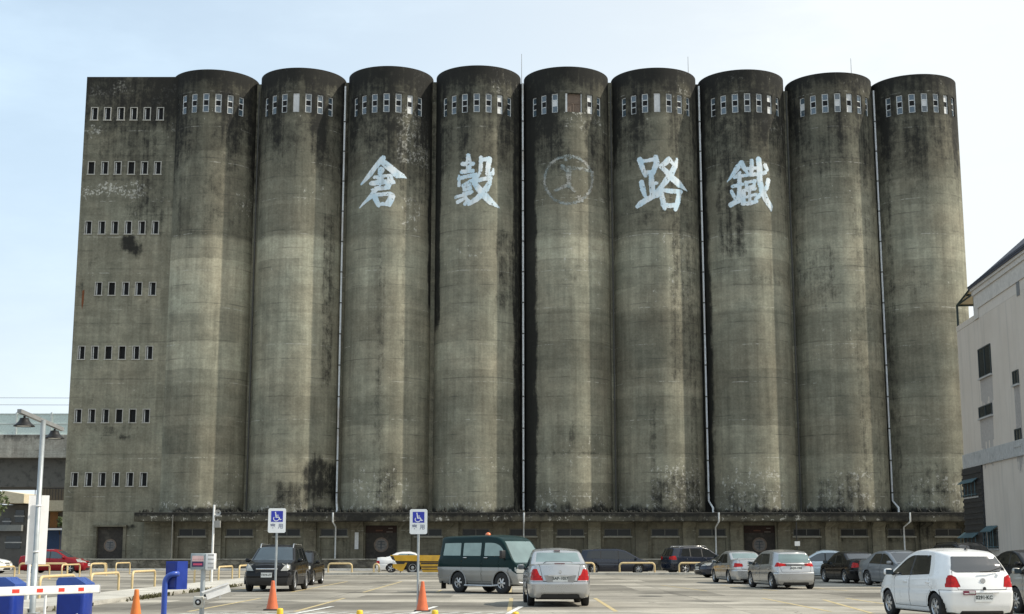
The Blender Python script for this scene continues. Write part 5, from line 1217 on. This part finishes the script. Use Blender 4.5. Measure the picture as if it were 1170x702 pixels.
    if lw: region('rear_valance', ('rear',), 'yz', [(-.78*hw, gc-.1), (.78*hw, gc-.1), (.7*hw, gc+lw), (-.7*hw, gc+lw)], (0,))
    if lower and arch_trim: region('sill_trim', ('side',), 'xz', [(0, gc), (L, gc), (L, gc+lower), (0, gc+lower)], (1, -1)); region('rear_trim', ('rear',), 'yz', [(-2, gc-.1), (2, gc-.1), (2, gc+lower), (-2, gc+lower)], (0,)); region('front_trim', ('front',), 'yz', [(-2, gc-.1), (2, gc-.1), (2, gc+lower), (-2, gc+lower)], (0,))
    # doors
    sz = gc+.11; bz = lambda x: float(belt(x))+.004
    xh = max(xw[0]+Ra+.06, xA-.05)
    if kind == 'van': xh = L*.20
    dr = [('front_door', [(xh, sz), (xB, sz), (xB, bz(xB)), (xh-.02, bz(xh))])]
    xe = min(xC+.02, xw[1]+.12)
    if kind == 'van': dr = [('front_door', [(xh, sz), (L*.41, sz), (L*.41, bz(xB)), (xh, bz(xh))]), ('sliding_door', [(L*.42, sz), (L*.675, sz), (L*.675, bz(xB)), (L*.42, bz(xB))])]
    else:
        rear = [(xB+.001, sz)]
        rear += [(xw[1]-math.sqrt(max((Ra+.05)**2-(z-wr)**2, 0)), z) for z in np.linspace(sz, wr+Ra+.045, 8)]+[(xe, wr+Ra+.1), (xe, bz(xe)), (xB+.001, bz(xB))]
        dr.append(('rear_door', rear))
    for nm, q in dr: region(nm, ('side',), 'xz', q, (1, -1))
    # bumpers, boot or tailgate, bonnet
    zbm = (.44 if kind in ('sedan', 'hatch') else .40)*H
    if kind == 'van': zbm = .27*H
    region('rear_bumper', ('rear',), 'yz', [(-2, 0), (2, 0), (2, zbm), (-2, zbm)], (0,)); region('rear_bumper', ('side',), 'xz', [(xw[1]+Ra*.99, 0), (L+1, 0), (L+1, zbm), (xw[1]+Ra*.6, zbm)], (0,)); region('front_bumper', ('front',), 'yz', [(-2, 0), (2, 0), (2, .43*H), (-2, .43*H)], (0,), (-1, .6)); region('front_bumper', ('side',), 'xz', [(-1, 0), (xw[0]-Ra*.99, 0), (xw[0]-Ra*.75, .43*H), (-1, .43*H)], (0,))
    if kind == 'sedan': region('boot_lid', ('rear', 'top'), 'yz', [(-.64*hw, zbm+.001), (.64*hw, zbm+.001), (.80*hw, H*.78), (-.80*hw, H*.78)], (0,), (L*.85, L+1))
    else: region('tailgate', ('rear',), 'yz', [(-.80*hw, zbm+.001), (.80*hw, zbm+.001), (.93*hw, H*.62), (.80*hw, H*.90), (-.80*hw, H*.90), (-.93*hw, H*.62)], (0,), (L*.75, L+1))
    if kind != 'van': region('bonnet', ('top',), 'yz', [(-.80*hf, 0), (.80*hf, 0), (.98*hf, H*.72), (-.98*hf, H*.72)], (0,), (.05, L*.23))
    # snap region outlines
    vf = [[] for _ in verts]
    for fi, f in enumerate(faces):
        for v in f: vf[v].append(fi)
    for ri, (ax, poly, s) in enumerate(polys):
        fi = np.nonzero(reg == ri)[0]
        if not len(fi): continue
        vs = set(v for f in fi for v in faces[f])
        i0 = 0 if ax == 'xz' else 1
        for v in vs:
            if all(reg[f] == ri for f in vf[v]): continue
            a, b = A[v][i0], A[v][2]
            if s and ax == 'yz': a = abs(a)
            best = None
            for (x1, z1), (x2, z2) in zip(poly, poly[1:]+poly[:1]):
                dx, dz = x2-x1, z2-z1; l2 = dx*dx+dz*dz
                if l2 < 1e-12: continue
                t0 = max(0, min(1, ((a-x1)*dx+(b-z1)*dz)/l2)); d = math.hypot(a-x1-t0*dx, b-z1-t0*dz)
                if best is None or d < best[0]: best = (d, x1+t0*dx, z1+t0*dz)
            if best and best[0] < .05:
                na, nb = best[1], best[2]
                if ax == 'yz' and s: na *= s
                if ax == 'yz': 
                    if abs(A[v][1]) > .001 or abs(na) < .05: A[v][1] = na
                    A[v][2] = nb
                else: A[v][0] = na; A[v][2] = nb
    gm = {'pillar_trim': TRIM, 'side_window': glass, 'windscreen': front_glass or glass, 'rear_window': rear_glass or glass, 'tail_light': REDL, 'headlight': CLEARL, 'grille': BLK, 'lower_grille': BLK, 'rear_valance': TRIM, 'sill_trim': TRIM, 'rear_trim': TRIM, 'front_trim': TRIM}
    def loc(v): return (L/2-v[0], v[1], v[2])
    groups = {}
    for fi, r_ in enumerate(reg):
        if r_ >= 0 and names[r_][0] == 'hole': continue
        groups.setdefault(names[r_] if r_ >= 0 else ('body', 0), []).append(fi)
    parts = {}
    for (nm, s), fl in groups.items():
        mb = MB(); mp = {}
        cnt = {}
        for f in fl:
            for v in faces[f]: cnt[v] = cnt.get(v, 0)+1
        for f in fl:
            q = []
            for v in faces[f]:
                if v not in mp:
                    co = np.array(A[v])
                    if ('door' in nm or nm in ('boot_lid', 'tailgate', 'rear_bumper', 'bonnet', 'front_bumper')) and any(reg[g] != reg[f] for g in vf[v]):      # narrow shut line
                        c0 = cen[fl].mean(0); d = c0-co; co = co+np.array([np.sign(d[0])*.010*(abs(d[0]) > .1)*(nm[0] != 'x'), np.sign(d[1])*.010*(abs(d[1]) > .1)*(nm in ('boot_lid', 'tailgate', 'rear_bumper', 'front_bumper', 'bonnet')), np.sign(d[2])*.009*(abs(d[2]) > .1)])
                    mp[v] = len(mb.v); mb.v.append(loc(co))
                if mp[v] not in q: q.append(mp[v])
            if len(q) < 3: continue
            mb.f.append(tuple(q)); mb.m.append(1 if (p2 and nm in ('body',) or (p2 and ('door' in nm or 'bumper' in nm or nm == 'tailgate'))) and fj[f] < jsplit else 0); mb.sm.append(True)
        m_ = gm.get(nm)
        o = mb.build(nm, m_ if m_ else ([p1, p2] if p2 else p1), t_, fix=False)
        parts[(nm, s)] = o
        if m_ is None or nm in ('tail_light', 'headlight'): pass
    body = parts[('body', 0)]
    # inner dark tub keeps the shut lines and arches black
    mb = MB()
    for x in xw:
        for s in (1, -1):
            wy = wid(x)-.02; n = 18; vs = []
            for k in range(n+1):
                a = math.pi*k/n; c_, s_ = math.cos(a), math.sin(a)
                vs += [(L/2-x+Ra*c_, s*wy, wr+Ra*s_), (L/2-x+Ra*c_, s*(wy-.34), wr+Ra*s_)]
            mb.add(vs, [(2*k, 2*k+1, 2*k+3, 2*k+2) for k in range(n)], 0, True); mb.add([vs[2*k+1] for k in range(n+1)], [tuple(range(n+1))])
    mb.box(-L/2+.35, L/2-.35, -W/2*.72, W/2*.72, gc-.03, gc+.1)
    mb.build('wheel_arch_liner', WELL, t_, fix=False)
    # wheels
    wheel = None
    for x in xw:
        for s in (1, -1):
            if wheel is None:
                tw = .10; mb = MB(); mb.lathe([(wr*(rimr-.04), tw*.9), (wr*(rimr+.04), tw), (wr*.93, tw*.96), (wr, tw*.72), (wr, -tw*.72), (wr*.93, -tw*.96), (wr*(rimr+.04), -tw), (wr*(rimr-.04), -tw*.9)], 30, 0, (0, 0, 0), 'y')
                wheel = mb.build('wheel', TYRE, t_)
                mb = MB(); ri = wr*rimr
                for sg in (1, -1):
                    mb.lathe([(ri, .085*sg), (ri*.93, .09*sg), (ri*.88, .05*sg), (ri*.86, .0)], 28, 0, (0, 0, 0), 'y'); mb.lathe([(ri*.87, .01*sg), (0, .012*sg)], 28, 1, (0, 0, 0), 'y', False)
                    mb.lathe([(ri*.25, .05*sg), (ri*.22, .085*sg), (0, .09*sg)], 16, 0, (0, 0, 0), 'y')
                    for k in range(spokes):
                        a = 2*math.pi*k/spokes; c_, s_ = math.cos(a), math.sin(a); w0, w1 = ri*.15, ri*(.17 if spokes < 7 else .09)
                        def sp(r_, w_, y): return [(c_*r_-s_*w_, y*sg, s_*r_+c_*w_), (c_*r_+s_*w_, y*sg, s_*r_-c_*w_)]
                        vs = sp(ri*.15, w0, .082)+sp(ri*.92, w1, .072)+sp(ri*.15, w0, .04)+sp(ri*.92, w1, .04)
                        mb.add(vs, [(0, 1, 3, 2), (4, 6, 7, 5), (0, 2, 6, 4), (1, 5, 7, 3)], 0)
                mb.build('rim', [rims, WELL], wheel); w_ = wheel
            else: w_ = copy_tree(wheel, t_)
            w_.location = (L/2-x, s*(wid(x)-.115), wr)
    # mirrors, handles
    xm = L/2-(xA+.12 if kind != 'van' else L*.22); zm = b0+.07 if kind != 'van' else b0+.28
    for s in ((1, -1) if kind != 'van' else ()):
        mb = MB(); ym = s*(wid(L/2-xm)*.955+.11)
        bm = bmesh.new(); bmesh.ops.create_icosphere(bm, subdivisions=2, radius=1)
        for v in bm.verts:
            e = lambda c: math.copysign(abs(c)**.6, c); v.co = Vector((xm+e(v.co.x)*.065*(1 if v.co.x < 0 else 1.2), ym+e(v.co.y)*.105, zm+.03+e(v.co.z)*(.075 if kind != 'van' else .14)))
        mb.bm(bm, 0, True); mb.tube([(xm+.02, s*(wid(L/2-xm)*.93-.03), zm-.03), (xm, ym-s*.03, zm)], .03, 6, 1)
        mb.box(xm-.085, xm-.064, ym-.085, ym+.085, zm-.025, zm+.085, 2)
        mb.build('mirror', [p1 if kind != 'van' else TRIM, TRIM, GLASSB], t_)
    for nm, q in dr:
        for s in (1, -1):
            o = parts.get((nm, s))
            if not o: continue
            xe_ = max(a for a, b in q); zhn = b0-.10*1 if kind != 'van' else b0-.06; xh_ = min(xe_, L*.72 if nm == 'rear_door' else xe_)
            if nm == 'rear_door': xh_ = xe_-.02
            xx = L/2-xh_+.12; yy = wid(xh_)*.985
            mb = MB(); mb.bbox(xx-.0, xx+.18, min(s*(yy-.03), s*(yy+.022)), max(s*(yy-.03), s*(yy+.022)), zhn-.016, zhn+.016, .008); mb.build('handle', p1 if kind != 'van' else CHROME, o)
    # plates
    def plate(txt, xloc, zc, rot, red=False):
        mb = MB(); pw, ph = .40, .17
        mb.box(-.006, .006, -pw/2, pw/2, zc-ph/2, zc+ph/2)
        add_text(mb, txt, .105, lambda a, b: (.0085, a*1.0, zc+b) , 1, .004)
        mb.v = [((xloc+x, y, z) if rot > 0 else (xloc-x, -y, z)) for x, y, z in mb.v]
        mb.build('licence_plate', [PLATE, PLINK], t_)
    if plate_f: plate(plate_f, L/2-float(interp(fx, .36*H))+.13+.012, .36*H, 1)
    if plate_r: plate(plate_r[0], -L/2+float(interp(rx, plate_r[1]*H))-.072-.012, plate_r[1]*H, -1)
    if rails:
        mb = MB()
        for s in (1, -1):
            y = s*(W/2-.30); x0, x1 = L/2-L*.42, L/2-L*.86; mb.tube([(x0, y, tx(L*.42)-.02), (x0-.12, y, H+.035), (x1+.12, y, H+.02), (x1, y, tx(L*.86)-.03)], .022, 8)
        mb.build('roof_rail', rails, t_)
    if arch_trim:
        for x in xw:
            for s in (1, -1):
                mb = MB(); wy = wid(x)
                pts = [(L/2-x+(Ra+.02)*math.cos(a), s*(wy*.99), wr+(Ra+.02)*math.sin(a)) for a in np.linspace(-.2, math.pi+.2, 16)]; mb.tube(pts, .028, 6); mb.build('arch_trim', arch_trim, t_)
    return t_, dict(L=L, W=W, H=H, wid=wid, top=tx, rx=rx, fx=fx, belt=belt, parts=parts)
def head(ax, ay): return math.atan2(ay, ax)
def hd(deg): return math.radians(deg)           # 0 faces right of the photo, 90 faces away from the camera
def from_wheel(kind, L, xr, yr, heading, W):
    """centre of the car whose left (camera-left) rear wheel outer side stands at xr,yr"""
    T = TYPES[kind]; fr = (T['fo']+T['wb'])*L; lx, ly = L/2-fr, W/2-.02
    c, s = math.cos(heading), math.sin(heading)
    return (xr-(c*lx-s*ly), yr-(s*lx+c*ly))

# white hatchback, largest
Hh = hd(98); pos = from_wheel('hatch', 3.78, 9.14, 30.6, Hh, 1.70)
TLH = dict(y=[(.72, .475), (1.1, .475), (1.1, .645), (.86, .645), (.80, .60)], x=.16)
cr, I = make_car('parked_car', 'white hatchback with dark windows and a rear wiper, largest car at the right', 'hatch', 3.78, 1.70, 1.52, pos, Hh, P_WHITE, TINT, GLASSR, wr=.30, plate_r=('0291·KC', .335), tail=TLH, spokes=6, lower=.05, tumble=.40, taper_r=.80)
mb = MB(); zw = 1.05; mb.tube([(-1.89, .02, zw), (-1.885, -.2, zw+.01), (-1.85, -.48, zw+.09)], .014, 6); mb.lathe([(.03, -.01), (.03, .02), (0, .025)], 10, 0, (-1.88, -.5, zw+.06), 'y'); mb.build('rear_wiper', TRIM, cr)
mb = MB(); mb.lathe([(0, 0), (.045, 0)], 12, 0, (-1.945, -.0, .70), 'y'); 
mb = MB(); mb.box(-1.972, -1.962, .18, .46, .565, .655, 0); mb.box(-1.976, -1.973, .20, .44, .585, .60, 1); mb.box(-1.976, -1.973, .20, .33, .62, .64, 1); mb.build('bumper_sticker', [mat('dark_red_sticker', (.18, .02, .05), .5), WHITEP], cr)
mb = MB(); mb.tube([(-1.962, -.02, .70), (-1.978, -.02, .70)], .035, 14); mb.build('sticker_dot', BLK, cr); mb = MB(); mb.tube([(-1.90, -.02, .86), (-1.925, -.02, .86)], .055, 16); mb.build('tailgate_badge', CHROME, cr)
mb = MB(); mb.box(-2.0, -1.955, -.33, .33, .60, .616); mb.build('plate_garnish', CHROME, cr)
mb = MB(); mb.tube([(-1.25, 0, 1.52), (-1.36, 0, 1.68)], [.01, .006], 6); mb.lathe([(.04, 0), (.03, .03), (0, .04)], 10, 0, (-1.24, 0, 1.51)); mb.build('aerial', BLK, cr)
# silver sedan seen from behind
Hh = hd(92); TLS = dict(y=[(.60, .455), (1.1, .455), (1.1, .52), (.97, .655), (.86, .655), (.78, .56)], x=.20)
c2, I2 = make_car('parked_car', 'silver sedan seen from behind in front of the green van', 'sedan', 4.4, 1.72, 1.54, (1.22, 40.2), Hh, P_SILVER, TINT, GLASST, wr=.31, plate_r=('5AP-1057', .49), tail=TLS, lower=.11, gc=.22)
mb = MB(); mb.box(-2.285, -2.24, -.33, .33, .815, .85, 0); mb.tube([(-2.24, 0, .93), (-2.255, 0, .93)], .04, 14, 1); mb.build('boot_garnish', [CHROME, CHROME], c2)
mb = MB(); mb.prism([(-.36, .66), (.36, .66), (.44, .84), (-.44, .84)], -2.264, -2.25, 'x'); mb.build('plate_recess', mat('shaded_silver', (.30, .30, .295), .4, .5), c2)
mb = MB(); mb.box(-.95, -.9, -.09, .09, 1.49, 1.51); mb.box(-2.0, -1.98, -.14, .14, 1.13, 1.16); mb.build('brake_light', mat('dim_red_lens', (.12, .03, .03), .3), c2)
# van
Hh = hd(-46); c, s = math.cos(Hh), math.sin(Hh); Lv, Wv = 4.15, 1.69
fr = .175*Lv
tail_v = dict(y=[(.82, .30), (1.1, .30), (1.1, .40), (.82, .40)], x=.06)
xwheel, ywheel = -1.95, 51.0     # camera-side rear wheel
T = TYPES['van']; lx = Lv/2-(T['fo']+T['wb'])*Lv; ly = -(Wv/2-.02); vp = (xwheel-(c*lx-s*ly), ywheel-(s*lx+c*ly))
van, IV = make_car('parked_van', 'dark green high roof van with silver lower body and orange roof lamp', 'van', Lv, Wv, 2.02, vp, Hh, P_GREEN, GLASSG, GLASSG, p2=P_VSIL, split=.90, wr=.37, cat='van', tail=tail_v, gc=.30, spokes=6, rimr=.55, tumble=.12, arch_trim=mat('grey_arch_trim', (.28, .28, .27), .5), front_glass=GLASST, plate_f='V6-3108', taper_f=.86, taper_r=.93, hl=dict(y=[(.6, .36), (1.02, .36), (1.02, .43), (.6, .43)], x=.12))
mb = MB(); mb.lathe([(.10, 0), (.10, .03), (.08, .09), (.03, .115), (0, .118)], 16, 0, (-.35, .15, 2.03)); mb.build('roof_lamp', mat('orange_lens', (.75, .16, .03), .25, coat=1), van)
mb = MB()
for s_ in (1, -1):
    y = s_*(Wv/2*.94+.0); mb.box(-Lv/2+.25, Lv/2-1.4, min(y, y+s_*.02), max(y, y+s_*.02), 1.0, 1.04, 0); 
mb.build('side_moulding', P_VSIL, van)
mb = MB()
for s_ in (1, -1):
    pts = [(1.2, s_*.80, .30), (.9, s_*.86, .27), (-.5, s_*.86, .27)]; mb.tube(pts, .035, 8)
mb.tube([(2.02, -.7, .42), (2.16, -.5, .36), (2.18, 0, .36), (2.16, .5, .36), (2.02, .7, .42)], .035, 8); mb.build('side_step', mat('aluminium_tube', (.5, .5, .5), .35, .6), van)
mb = MB(); mb.box(-Lv/2+.28, -Lv/2+.30, -.84, -.62, .12, .40); mb.build('mud_flap', BLK, van)
mb = MB(); mb.bbox(1.62, 1.74, -1.16, -.96, 1.22, 1.50, .02); mb.tube([(1.66, -1.0, 1.3), (1.5, -.78, 1.15)], .02, 6); mb.build('wing_mirror', BLK, van)
# black suv, nose to the camera
suv, _ = make_car('parked_car', 'black SUV facing the camera with pale headlights behind the left wheelchair sign', 'suv', 4.33, 1.84, 1.70, (-8.95, 53.9), hd(-91), P_BLACK, TINT, wr=.34, plate_f='7319-UT', rails=CHROME, gc=.24, front_glass=GLASSB, arch_trim=mat('grey_cladding', (.07, .072, .075), .6), lower=.28, hl=dict(y=[(.66, .45), (1.05, .45), (1.05, .575), (.84, .56)], x=.26), taper_f=.82)
mb = MB(); mb.bbox(2.21, 2.262, -.40, .40, .80, .85, .01); mb.build('grille_bar', CHROME, suv); mb = MB(); mb.box(2.2, 2.245, -.42, .42, .66, .79)
for k in range(4): mb.box(2.24, 2.252, -.40, .40, .68+k*.028, .69+k*.028, 1)
mb.build('grille_slats', [BLK, TRIM], suv)
s2, _ = make_car('parked_car', 'dark sedan half hidden behind the black SUV', 'sedan', 4.4, 1.70, 1.48, (-9.5, 63.2), hd(-91), P_BLACK, TINT, spokes=7)
# white old sedan by the wall
ws, _ = make_car('parked_car', 'white sedan partly hidden behind the yellow truck', 'sedan', 4.5, 1.70, 1.40, (-7.0, 96.5), hd(2), P_WHITE, GLASST, wr=.30, tail=dict(y=[(.6, .46), (1.1, .46), (1.1, .58), (.6, .58)], x=.25))
mp, _ = make_car('parked_car', 'dark navy minivan facing right along the granary wall', 'mpv', 4.85, 1.78, 1.60, (6.75, 92.2), hd(1), P_NAVY, TINT, wr=.32, tail=dict(y=[(.7, .52), (1.1, .52), (1.1, .76), (.86, .76)], x=.12), spokes=7)
xt, _ = make_car('parked_car', 'navy SUV with silver roof rail behind the silver sedan at the wall', 'suv', 4.64, 1.82, 1.74, (12.1, 88.9+3.0), hd(22), P_NAVY, TINT, wr=.36, rails=CHROME, tail=dict(y=[(.55, .54), (1.1, .52), (1.1, .66), (.62, .64)], x=.34), gc=.22, lower=.1)
mz, _ = make_car('parked_car', 'dark sedan nose with bright headlight poking out behind the silver sedan', 'sedan', 4.58, 1.79, 1.45, (12.6, 79.4), hd(200), P_NAVY, TINT, wr=.33, plate_f='AGN-2080', hl=dict(y=[(.5, .44), (1.02, .46), (1.02, .53), (.5, .51)], x=.4))
Hh = hd(97); vi, _ = make_car('parked_car', 'silver sedan with red tail lights left of the silver hatchback', 'sedan', 4.3, 1.70, 1.47, from_wheel('sedan', 4.3, 9.9, 64.6, Hh, 1.70), Hh, P_SILVER, TINT, GLASST, wr=.31, plate_r=('4936-XK', .56), tail=dict(y=[(.56, .53), (1.1, .51), (1.1, .64), (.60, .62)], x=.20))
Hh = hd(98); ny, IN = make_car('parked_car', 'silver hatchback with long red tail lights in the middle of the right row', 'hatch', 4.0, 1.72, 1.50, from_wheel('hatch', 4.0, 10.2, 55.6, Hh, 1.72), Hh, P_SILVER, TINT, GLASST, wr=.32, plate_r=('AQX-1903', .545), tail=dict(y=[(.50, .60), (1.1, .58), (1.1, .69), (.52, .655)], x=.24), lower=.09)
mb = MB(); mb.box(-2.035, -2.0, -.45, .45, .925, .965); mb.build('tailgate_garnish', BLK, ny)
wc, _ = make_car('parked_car', 'pale sedan mostly hidden between the silver hatchback and the black sedan', 'sedan', 4.4, 1.75, 1.50, (16.9, 76.5), hd(172), P_PALE, GLASSB, wr=.31)
Hh = hd(98); bk, _ = make_car('parked_car', 'black sedan with chrome rear strip between the pale sedan and the grey sedan', 'sedan', 4.5, 1.76, 1.44, from_wheel('sedan', 4.5, 15.35, 65.2, Hh, 1.76), Hh, P_BLACK, TINT, GLASSB, wr=.32, tail=dict(y=[(.62, .52), (1.1, .50), (1.1, .66), (.70, .64)], x=.2))
mb = MB(); mb.box(-2.275, -2.255, -.6, .6, .56, .60); mb.build('bumper_strip', CHROME, bk)
gr, _ = make_car('parked_car', 'grey sedan facing the camera behind the white hatchback', 'sedan', 4.5, 1.78, 1.49, (16.6, 60.4), hd(-76), P_GREY, TINT, wr=.32, front_glass=GLASSB, plate_f='3R-7260')
Hh = hd(98); sv, _ = make_car('parked_car', 'champagne silver car cut off by the right picture edge', 'hatch', 4.3, 1.74, 1.52, (13.25, 33.2), Hh, P_CHAMP, TINT, wr=.31, spokes=7)
bs, _ = make_car('parked_car', 'black SUV whose roof shows above the white hatchback', 'suv', 4.6, 1.82, 1.80, (19.9, 61.5), hd(-80), P_BLACK, TINT, wr=.35, rails=P_BLACK)
bd, _ = make_car('parked_car', 'dark sedan whose roof shows between the white hatchback and the champagne car', 'sedan', 4.5, 1.78, 1.50, (20.4, 55.5), hd(-82), P_BLACK, TINT, wr=.32)
bd2, _ = make_car('parked_car', 'dark low car at the far right behind the champagne car', 'sedan', 4.5, 1.78, 1.49, (23.2, 55.0), hd(-82), P_NAVY, TINT, wr=.32)
rd, _ = make_car('parked_car', 'maroon sedan behind the lamp post and yellow hoops', 'sedan', 4.45, 1.72, 1.56, (-30.9, 95.2), hd(-3), P_RED, GLASSB, wr=.31, plate_f='2B-5518', hl=dict(y=[(.45, .44), (1.05, .46), (1.05, .58), (.6, .56)], x=.55))
wl_, _ = make_car('parked_car', 'white car with black grille at the left picture edge', 'sedan', 4.5, 1.74, 1.48, (-35.8, 94.2), hd(-14), P_WHITE, TINT, wr=.32, plate_f='8K-2204', taper_f=.78)

# ------------------------------------------------------------------ yellow flatbed truck
YT = 88.5+2.2
def tx_(px): return at(px, 650, YT)[0]
def tz_(py): return at(475, py, YT)[1]
tk = thing('flatbed_truck', 'yellow flatbed truck with raised rear panel and black stripe, partly behind the green van', 'truck', (tx_(475), YT, 0)); TO = (tx_(475), YT, 0)
P_YEL = mat('yellow_truck_paint', (.60, .34, .012), .4, coat=.5, dirt=((.28, .16, .03), .5)); 
y0, y1 = YT-.95, YT+1.0; pz = lambda pts: [(tx_(a), tz_(b)) for a, b in pts]
mb = MB(); mb.prism(pz([(447, 634.5), (560, 634.8), (560, 641.8), (453, 641), (449, 638.5)]), y0, y1); mb.build('bed', P_YEL, tk, TO)
mb = MB(); mb.prism(pz([(447, 635.5), (450.5, 635.5), (453, 641), (449.5, 639.5)]), y0-.02, y0-.002); mb.prism(pz([(452.5, 641.1), (560, 641.9), (560, 645.2), (455, 645)]), y0+.08, y1-.08); mb.build('chassis_rail', BLK, tk, TO)
mb = MB(); mb.prism(pz([(450, 644.6), (463, 644.6), (464, 643), (466.5, 643), (461.5, 652.5), (459, 652.8), (450, 648.5)]), y0+.02, y1-.02); mb.build('rear_fender', P_YEL, tk, TO)
mb = MB(); mb.prism(pz([(480, 642.8), (560, 643.2), (560, 653.8), (484, 653.8)]), y0+.03, y1-.03, m=0)
for a, b in ((643.2, 644.6), (647.2, 648.4), (650.3, 650.9)): mb.prism(pz([(482, a), (559, a), (559, b), (482, b)]), y0+.012, y0+.029, m=1)
mb.build('side_locker', [P_YEL, BLK], tk, TO)
mb = MB(); mb.box(tx_(462), tx_(482), y0+.1, y1-.1, tz_(651), tz_(643)); mb.build('wheel_housing', WELL, tk, TO)
for i_, px in enumerate((472.5, 573)):
    for yy in (y0+.16, y1-.16):
        mb = MB(); r = .41; mb.lathe([(r*.6, .12), (r*.72, .14), (r*.95, .13), (r, .1), (r, -.1), (r*.95, -.13), (r*.72, -.14), (r*.6, -.12)], 28, 0, (0, 0, 0), 'y'); w_ = mb.build('wheel', TYRE, tk); w_.location = (tx_(px)-TO[0], yy-YT, r)
        mb = MB()
        for sg in (1, -1): mb.lathe([(r*.62, .1*sg), (r*.56, .11*sg), (r*.5, .05*sg), (r*.28, .04*sg), (r*.25, .09*sg), (0, .1*sg)], 24, 0, (0, 0, 0), 'y')
        mb.build('rim', mat('dull_white_rim', (.42, .42, .40), .5, var=.3, scale=15), w_)
mb = MB(); mb.tube([(tx_(458.5), y0+.2, tz_(652)), (tx_(458.5), y0+.2, .05)], .03, 6); mb.box(tx_(483), tx_(556), y0+.2, y0+.3, tz_(656), tz_(654.2)); mb.build('support_leg', BLK, tk, TO)
mb = MB(); mb.prism(pz([(562, 653), (562, 626), (566, 622), (581, 622), (588, 636), (590, 653)]), y0+.02, y1-.02); cb = mb.build('cab', P_YEL, tk, TO)
mb = MB(); mb.prism(pz([(566, 635), (566, 626), (579, 626), (584, 635)]), y0-.0, y0+.018); mb.build('side_window', TINT, cb, (0, 0, 0) if False else TO)
mb = MB(); mb.box(tx_(588), tx_(588)+.12, y0+.2, y0+.5, tz_(649), tz_(645)); mb.build('headlight', CLEARL, cb, TO)
# ------------------------------------------------------------------ light, sky, camera
AZ, EL = math.radians(86), math.radians(47)          # measured from straight ahead-to-camera, sun to the right
sd = Vector((math.sin(AZ)*math.cos(EL), -math.cos(AZ)*math.cos(EL), math.sin(EL)))
sun = bpy.data.lights.new('sun', 'SUN'); sun.energy = 3.8; sun.angle = math.radians(.6); sun.color = (1, .93, .8)
so = bpy.data.objects.new('sun', sun); COL.objects.link(so); so.rotation_euler = sd.to_track_quat('Z', 'Y').to_euler()
w = bpy.data.worlds.new('World'); SC.world = w; w.use_nodes = True
t = w.node_tree; bg = t.nodes['Background']
sky = t.nodes.new('ShaderNodeTexSky'); sky.sky_type = 'NISHITA'; sky.sun_disc = False
sky.sun_elevation = EL; sky.sun_rotation = math.atan2(sd.x, sd.y)
sky.air_density = 1.0; sky.dust_density = 3.0; sky.ozone_density = 1.2; sky.altitude = 20
tc = t.nodes.new('ShaderNodeTexCoord').outputs['Generated']
sep = t.nodes.new('ShaderNodeSeparateXYZ'); lk(t, tc, sep.inputs[0])
cl = noi(t, tc, 2.6, 8, .6, (1.0, 1.0, 3.0))
cl = math_(t, 'MULTIPLY', rng(t, cl, .40, .72, 0, 1, True), .18)
hz = rng(t, sep.outputs[2], -.02, .45, .78, .52, True)     # haze low in the sky
side = rng(t, sep.outputs[0], -.4, .35, 0, .34, True)
fac = math_(t, 'MINIMUM', math_(t, 'ADD', math_(t, 'ADD', cl, hz), side), .97)
c = mixc(t, fac, sky.outputs[0], mixc(t, math_(t, 'MAXIMUM', rng(t, sep.outputs[0], -.38, .3, 0, 1, True), rng(t, sep.outputs[2], .0, .30, .75, 0, True)), SKYA, SKYB))
lk(t, c, bg.inputs['Color']); bg.inputs['Strength'].default_value = SKYS
cam = bpy.data.cameras.new('camera'); cam.sensor_width = 36; cam.lens = F/1170*36; cam.clip_end = 3000; cam.clip_start = .1
co = bpy.data.objects.new('camera', cam); COL.objects.link(co); co.location = (0, 0, EYE); co.rotation_euler = (math.pi/2+TILT, 0, 0)
SC.camera = co
SC.view_settings.view_transform = 'Standard'; SC.view_settings.look = 'None'; SC.view_settings.exposure = EXPO; SC.view_settings.gamma = 1
